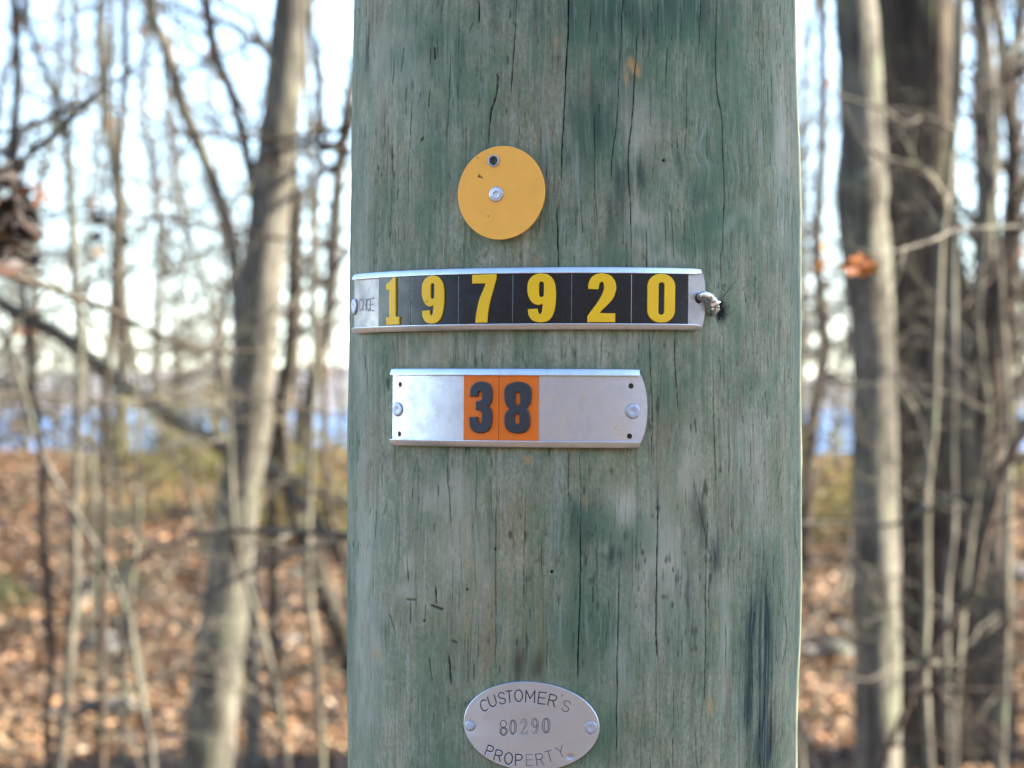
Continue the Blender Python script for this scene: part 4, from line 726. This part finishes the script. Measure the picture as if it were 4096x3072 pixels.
def single_leaf(root, u, v, Y, wpx, hpx, tone, mat, seed=1):
    """one lobed oak-like leaf, side on, a little folded"""
    out = [(-.52, -.05), (-.34, .10), (-.22, .12), (-.16, .34), (-.02, .30), (.02, .50), (.14, .34), (.30, .38), (.28, .18), (.50, .12), (.36, -.02), (.44, -.22), (.24, -.20), (.12, -.42), (-.02, -.24), (-.18, -.34), (-.24, -.14)]
    s = Y / F; c0 = P(u, v, Y); V = [c0 + np.array([x * wpx * s, .02 * math.sin(5 * x) + .03 * abs(y), y * hpx * s]) for x, y in out] + [c0 + np.array([0, .012, 0])]
    n = len(out); me = mesh_np("leaf", np.array(V), [np.array([(n, i, (i + 1) % n) for i in range(n)])]); at = me.attributes.new('tone', 'FLOAT', 'POINT'); at.data.foreach_set('value', np.full(n + 1, tone, np.float32))
    o = link("leaf", me, mat, root, False); o['label'] = "single lobed rust orange leaf"
single_leaf(root, 3432, 1065, 5.9, 205, 120, .0, L_ORG)

# ------------------------------------------------------------------ thinner trees of the wood, from a few prototypes
def proto(i, h, r0, nbr, mat, leafm=None, nl=0, k=6):
    rs = np.random.RandomState(100 + i); n = 14; z = np.linspace(-.15, h, n); x = np.cumsum(rs.randn(n) * .05) * h / 8 + rs.randn() * .10 * z; y = np.cumsum(rs.randn(n) * .05) * h / 8
    sp = np.c_[x - x[0], y - y[0], z]; r = np.linspace(r0, r0 * .25, n)
    mb = MB(); mb.tube(spline(sp, 40), np.linspace(r0, r0 * .25, 40), 9, rough(40, 9, .07, i * 5)); a = mb
    b = MB(); tips = []
    for _ in range(int(nbr * 1.5)):
        t = .08 + .88 * rs.rand(); q = spline(sp, 200)[int(t * 199)]; an = rs.rand() * 6.283
        grow(b, rs, q, (math.cos(an), math.sin(an), .15 + .6 * rs.rand()), (1.7 - .9 * t) * (.5 + .8 * rs.rand()) * h / 8, max(.004, r0 * (1 - t) * .4), 2, tips, nsub=5, k=5)
    return a, b, np.array(tips), mat, leafm, nl, i
protos = []
for i, (h, r0, nb, mat, lm, nl) in enumerate([(8.5, .055, 30, BARK_G, None, 0), (7.5, .035, 34, BARK_B, L_DEAD, 60), (9.5, .08, 28, BARK_G, None, 0), (6.0, .022, 30, BARK_P, None, 0), (7.0, .03, 34, BARK_B, L_ORG, 60), (8.0, .045, 32, BARK_D, L_GREEN, 90), (4.2, .016, 26, BARK_B, L_ORG, 16), (10, .11, 26, BARK_G, None, 0)]):
    a, b, tips, mat, lm, nl, ii = proto(i, h, r0, nb, mat, lm, nl)
    protos.append((a, b, tips, mat, lm, nl, ii))
DESC = ["slender bare grey tree", "brown tree with withered leaves", "middling bare grey tree", "very thin pale bare sapling", "brown sapling with orange leaves", "dark tree with yellow-green leaves", "low twiggy orange-leaved sapling", "stouter bare grey tree"]
first = {}
def wood_tree(i, x, y, rz, s):
    g = float(ground(x, y))
    if i not in first:
        a, b, tips, mat, lm, nl, ii = protos[i]; root = empty("wood_tree", (x, y, g), (0, 0, rz)); root.scale = (s, s, s)
        tag(root, DESC[i], "tree", "background wood: %s kind" % DESC[i]); a.build("trunk", mat, root); b.build("branches", mat, root)
        if lm: rs = np.random.RandomState(i); idx = rs.randint(0, len(tips), nl); leaves("leaves", tips[idx] + .03 * rs.randn(nl, 3), .05 + .05 * rs.rand(nl), rs.rand(nl), lm, root, i)
        first[i] = root; return root
    r = first[i].copy(); COL.objects.link(r); r.location = (x, y, g); r.rotation_euler = (.09 * math.sin(x * 57 + y * 91), .09 * math.sin(x * 83 + y * 31), rz); r.scale = (s, s, s)
    for ch in first[i].children: c_ = ch.copy(); COL.objects.link(c_); c_.parent = r
    return r
rs = np.random.RandomState(42); cnt = 0; placed = []
def free(x, y, d=.5): return all((x - a) ** 2 + (y - b) ** 2 > d * d for a, b in placed)
while cnt < 72:
    y = 14.5 + 36 * rs.rand() ** .8; wdt = .2 * y + 1; x = (rs.rand() * 2 - 1) * wdt
    if abs(x / y) < .02 and False: continue
    if not free(x, y, .6): continue
    if y < 20 and -.185 < x / y < -.06 and rs.rand() < .5: continue
    if 1450 < CX + F * x / y < 3150 and rs.rand() < .7: continue
    placed.append((x, y)); wood_tree(int(rs.choice(8, p=[.16, .14, .12, .17, .13, .09, .14, .05])), x, y, rs.rand() * 6.28, .8 + .45 * rs.rand()); cnt += 1
for k in range(5):                                      # twiggy young growth close behind
    y = 9.6 + 3.6 * rs.rand(); x = ((-.188 + .125 * rs.rand()) if k % 3 else (.10 + .09 * rs.rand())) * y; wood_tree(3, x, y, rs.rand() * 6.28, .5 + .4 * rs.rand())
for _ in range(26):
    y = 7 + 30 * rs.rand(); x = -(.22 * y + 1.2 + 9 * rs.rand()); wood_tree(int(rs.choice([0, 1, 2, 3, 4, 7])), x, y, rs.rand() * 6.28, .8 + .45 * rs.rand())
# the same wood beyond the right edge, where the sun comes through it, and behind the photographer
for _ in range(11):
    y = (4 + 5 * rs.rand()) if rs.rand() < .25 else (14.2 + 13 * rs.rand()); x = .22 * y + 3.5 + 9 * rs.rand(); wood_tree(int(rs.choice([0, 2, 3, 7])), x, y, rs.rand() * 6.28, 1 + .3 * rs.rand())
# the big tree beyond the right edge that keeps the sun off the pole
mb = MB(); sx = .045 + 3.6; ysun = D + (sx - .22) / math.tan(SUN_AZ); sy = ysun - .024 - .43; root = empty("shade_tree", (sx, sy, 0)); root['_abs'] = 1
tag(root, "massive tree beyond the right edge that keeps the sun off the pole", "tree"); zz = np.linspace(-.2, 10, 30)
mb.tube(np.c_[sx + .1 * np.sin(zz * .5), sy + 0 * zz, zz], np.interp(zz, [-.2, .8, 3, 6, 10], [.62, .47, .43, .43, .33]), 40, rough(30, 40, .008, 90, .2, 6)); mb.build("trunk", BARK_D, root)
mb = MB(); rs2 = np.random.RandomState(12); tips = []
for _ in range(12): a = rs2.rand() * 6.28; grow(mb, rs2, (sx, sy, 4.5 + 5 * rs2.rand()), (math.cos(a), math.sin(a), .5), 2.2, .05, 2, tips)
mb.build("branches", BARK_D, root)

# unseen trunk added to keep the sun off the furrowed trunk's lower half
mb = MB(); root = empty("sun_block_trunk", (5.2, 13.1, .1)); root['_abs'] = 1; tag(root, "added unseen trunk beyond the right edge, shading the widest dark tree", "sun blocker")
zz = np.linspace(-.2, 4.7, 20); mb.tube(np.c_[5.2 + 0 * zz, 13.12 + .02 * zz, zz], np.interp(zz, [-.2, 1, 4.7], [.50, .38, .32]), 24, rough(20, 24, .10, 66, .2, 4)); mb.build("trunk", BARK_D, root)
ORD = ['', 'second ', 'third ', 'fourth ', 'fifth ', 'sixth ', 'seventh ', 'eighth ', 'ninth ', 'tenth ', 'eleventh ', 'twelfth ', 'thirteenth ', 'fourteenth ', 'fifteenth ', 'sixteenth ', 'seventeenth ', 'eighteenth ', 'nineteenth ', 'twentieth ']
REG = [(-9e9, 0, "beyond the left edge"), (0, 520, "at the far left"), (520, 1000, "before the thickest left trunk"), (1000, 1410, "between thickest left trunk and pole"), (1410, 3180, "behind the pole"), (3180, 3400, "just right of the pole"), (3400, 3980, "behind big right trunks"), (3980, 4096, "at the right edge"), (4096, 9e9, "beyond the right edge")]
def place_labels(objs, what):
    b = {}
    for o in objs: u = CX + F * o.location.x / max(1., o.location.y); k = next(i for i, g_ in enumerate(REG) if g_[0] <= u < g_[1]); b.setdefault(k, []).append((u, o))
    for k, L in b.items():
        L.sort(key=lambda t: t[0])
        for i, (u, o) in enumerate(L): o['label'] = "%s, %s%s" % (what, '' if len(L) == 1 else "%sfrom left " % (ORD[i] if i else "first ") if i < 20 else "among rightmost ", REG[k][2])
for i, r_ in first.items(): place_labels([o for o in bpy.data.objects if o.get('category') == 'tree' and o.get('group') == r_['group']], DESC[i])

# ------------------------------------------------------------------ low growth, rocks, sticks
def shrub_proto(i, lm, nl, h=.75, lsz=.035):
    rs = np.random.RandomState(300 + i); b = MB(); tips = []
    for _ in range(9): a = rs.rand() * 6.28; grow(b, rs, (.05 * rs.randn(), .05 * rs.randn(), 0), (math.cos(a) * .6, math.sin(a) * .6, 1), h * (.6 + .5 * rs.rand()), .006, 2, tips, nsub=4, k=4)
    root = empty("low_shrub", (0, 0, 0)); b.build("stems", BARK_B, root); tp = np.array(tips); idx = rs.randint(0, len(tp), nl)
    leaves("leaves", tp[idx] + .05 * rs.randn(nl, 3), lsz * (.7 + .7 * rs.rand(nl)), rs.rand(nl), lm, root, i); return root
def place(first_, i, x, y, rz, s):
    if i == 0: r = first_
    else:
        r = first_.copy(); COL.objects.link(r)
        for ch in first_.children: c_ = ch.copy(); COL.objects.link(c_); c_.parent = r
    r.location = (x, y, float(ground(x, y)) - .02); r.rotation_euler = (0, 0, rz); r.scale = (s, s, s); return r
sa = shrub_proto(0, L_GREEN, 420); tag(sa, "low yellow-green bush along the ridge above the water", "shrub", "low yellow-green bushes along the ridge")
for i in range(42):
    y = 18.5 + 6 * rs.rand(); x = (-.175 + .125 * rs.rand()) * y if i % 3 else (.10 + .09 * rs.rand()) * y; place(sa, i, x, y, rs.rand() * 6.28, .45 + .6 * rs.rand() ** 1.5)
place_labels([o for o in bpy.data.objects if o.get('group') == sa['group']], 'low yellow-green bush')
sb = shrub_proto(1, L_FRESH, 160, .45, .05); tag(sb, "small fresh green plant among the fallen leaves", "plant", "small fresh green plants on the leaf litter")
for i, (u, v, Y, lb) in enumerate(((40, 2260, 16.5, "small green plant among the leaves at the far left"), (520, 2260, 17, "small green plant low in the leaves left of the thickest left trunk"), (4060, 2060, 22, "small green plant on the ridge at the right edge"))):
    p = P(u, v, Y); place(sb, i, p[0], Y, rs.rand() * 6.28, .45 + .15 * rs.rand())['label'] = lb
ROCK = m_bark("pale_stone", (.17, .155, .125), (.11, .10, .085), (.05, .045, .04), (.11, .13, .07), .6)
def at_ground(u, v):
    d = ray(u, v); t = np.linspace(5, 32, 2700); p = CAM[None] + d[None] * t[:, None] / d[1]; hit = np.where(p[:, 2] < ground(p[:, 0], p[:, 1]))[0]
    return p[hit[0]] if len(hit) else p[-1]
def rock(u, v, w_, h_, label, seed):
    p = at_ground(u, v + h_ / 2); s = p[1] / F; bm = bmesh.new(); bmesh.ops.create_icosphere(bm, subdivisions=4, radius=1); nn = VN(seed)
    for q in bm.verts:
        c_ = q.co; f = 1 + .22 * float(nn(np.array(c_.x * 1.6 + c_.z), np.array(c_.y * 1.6 + 9))) + .07 * float(nn(np.array(c_.x * 6 + 3), np.array(c_.z * 6 + c_.y * 4)))
        q.co = (c_.x * f * w_ * s / 2, c_.y * f * w_ * s / 2, c_.z * f * h_ * s * .55)
    me = bpy.data.meshes.new("rock"); bm.to_mesh(me); bm.free(); o = link("rock", me, ROCK); o.location = (p[0], p[1], p[2] + h_ * s * .22); o.rotation_euler = (.1, .1, seed); tag(o, label, "rock", "half-buried rocks")
for a in ((370, 2330, 150, 90, "pale rock behind the second sapling from the left edge", 1), (430, 2560, 190, 110, "broad mossy rock at the foot of the slanting grey sapling", 2), (430, 2810, 230, 110, "low pale rock in the leaves at lower left", 3), (1130, 2560, 150, 60, "flat dim rock between the thickest left trunk and the bowed tree", 4), (3370, 2500, 90, 60, "small bright round rock right of the pole", 5), (3350, 2590, 150, 90, "larger sunlit rock right of the pole, below the small round one", 6), (3250, 2600, 90, 60, "dull grey rock touching the pole's right edge in view", 7), (1180, 2290, 120, 50, "small pale rock right of the thickest left trunk", 8), (4080, 2280, 130, 110, "sunlit rock at the right edge", 9)): rock(*a)
def stick(pts, w_, label, mat):
    q = []
    for u, v, lift in pts: p = at_ground(u, v); q.append(p + np.array([0, 0, lift]))
    sp = spline(np.array(q), 24); mb = MB(); mb.tube(sp, np.linspace(w_, w_ * .6, 24) / 2 * sp[:, 1] / F, 8, rough(24, 8, .12, w_)); root = mb.build("fallen_branch", mat); tag(root, label, "fallen branch", "fallen branches on the leaf litter")
stick([(-60, 2560, .06), (170, 2545, .08), (370, 2528, .08), (560, 2500, .03)], 24, "pale fallen branch lying level across the lower left", BARK_P)
stick([(300, 2480, .03), (380, 2400, .1), (430, 2330, .08)], 26, "short sunlit broken branch leaning by the pale rock", BARK_P)
stick([(470, 2480, .02), (480, 2600, .1), (500, 2650, .04)], 22, "stubby upright broken branch behind the slanting sapling", BARK_P)
stick([(600, 2300, .02), (760, 2330, .04), (860, 2350, .02)], 20, "dark fallen branch left of the thickest trunk", BARK_D)
stick([(3140, 2200, .04), (3240, 2290, .06), (3330, 2240, .03)], 16, "thin fallen branch just right of the pole", BARK_G)
bm = MB(); p = at_ground(3375, 2470); bm.tube(np.array([p + np.array([-.01, 0, -.05]), p + np.array([0, 0, .1]), p + np.array([.03, 0, .30])]), [.022, .018, .014], 8); tag(bm.build("stump", BARK_P), "small broken stump behind the rocks, right of the pole", "stump")
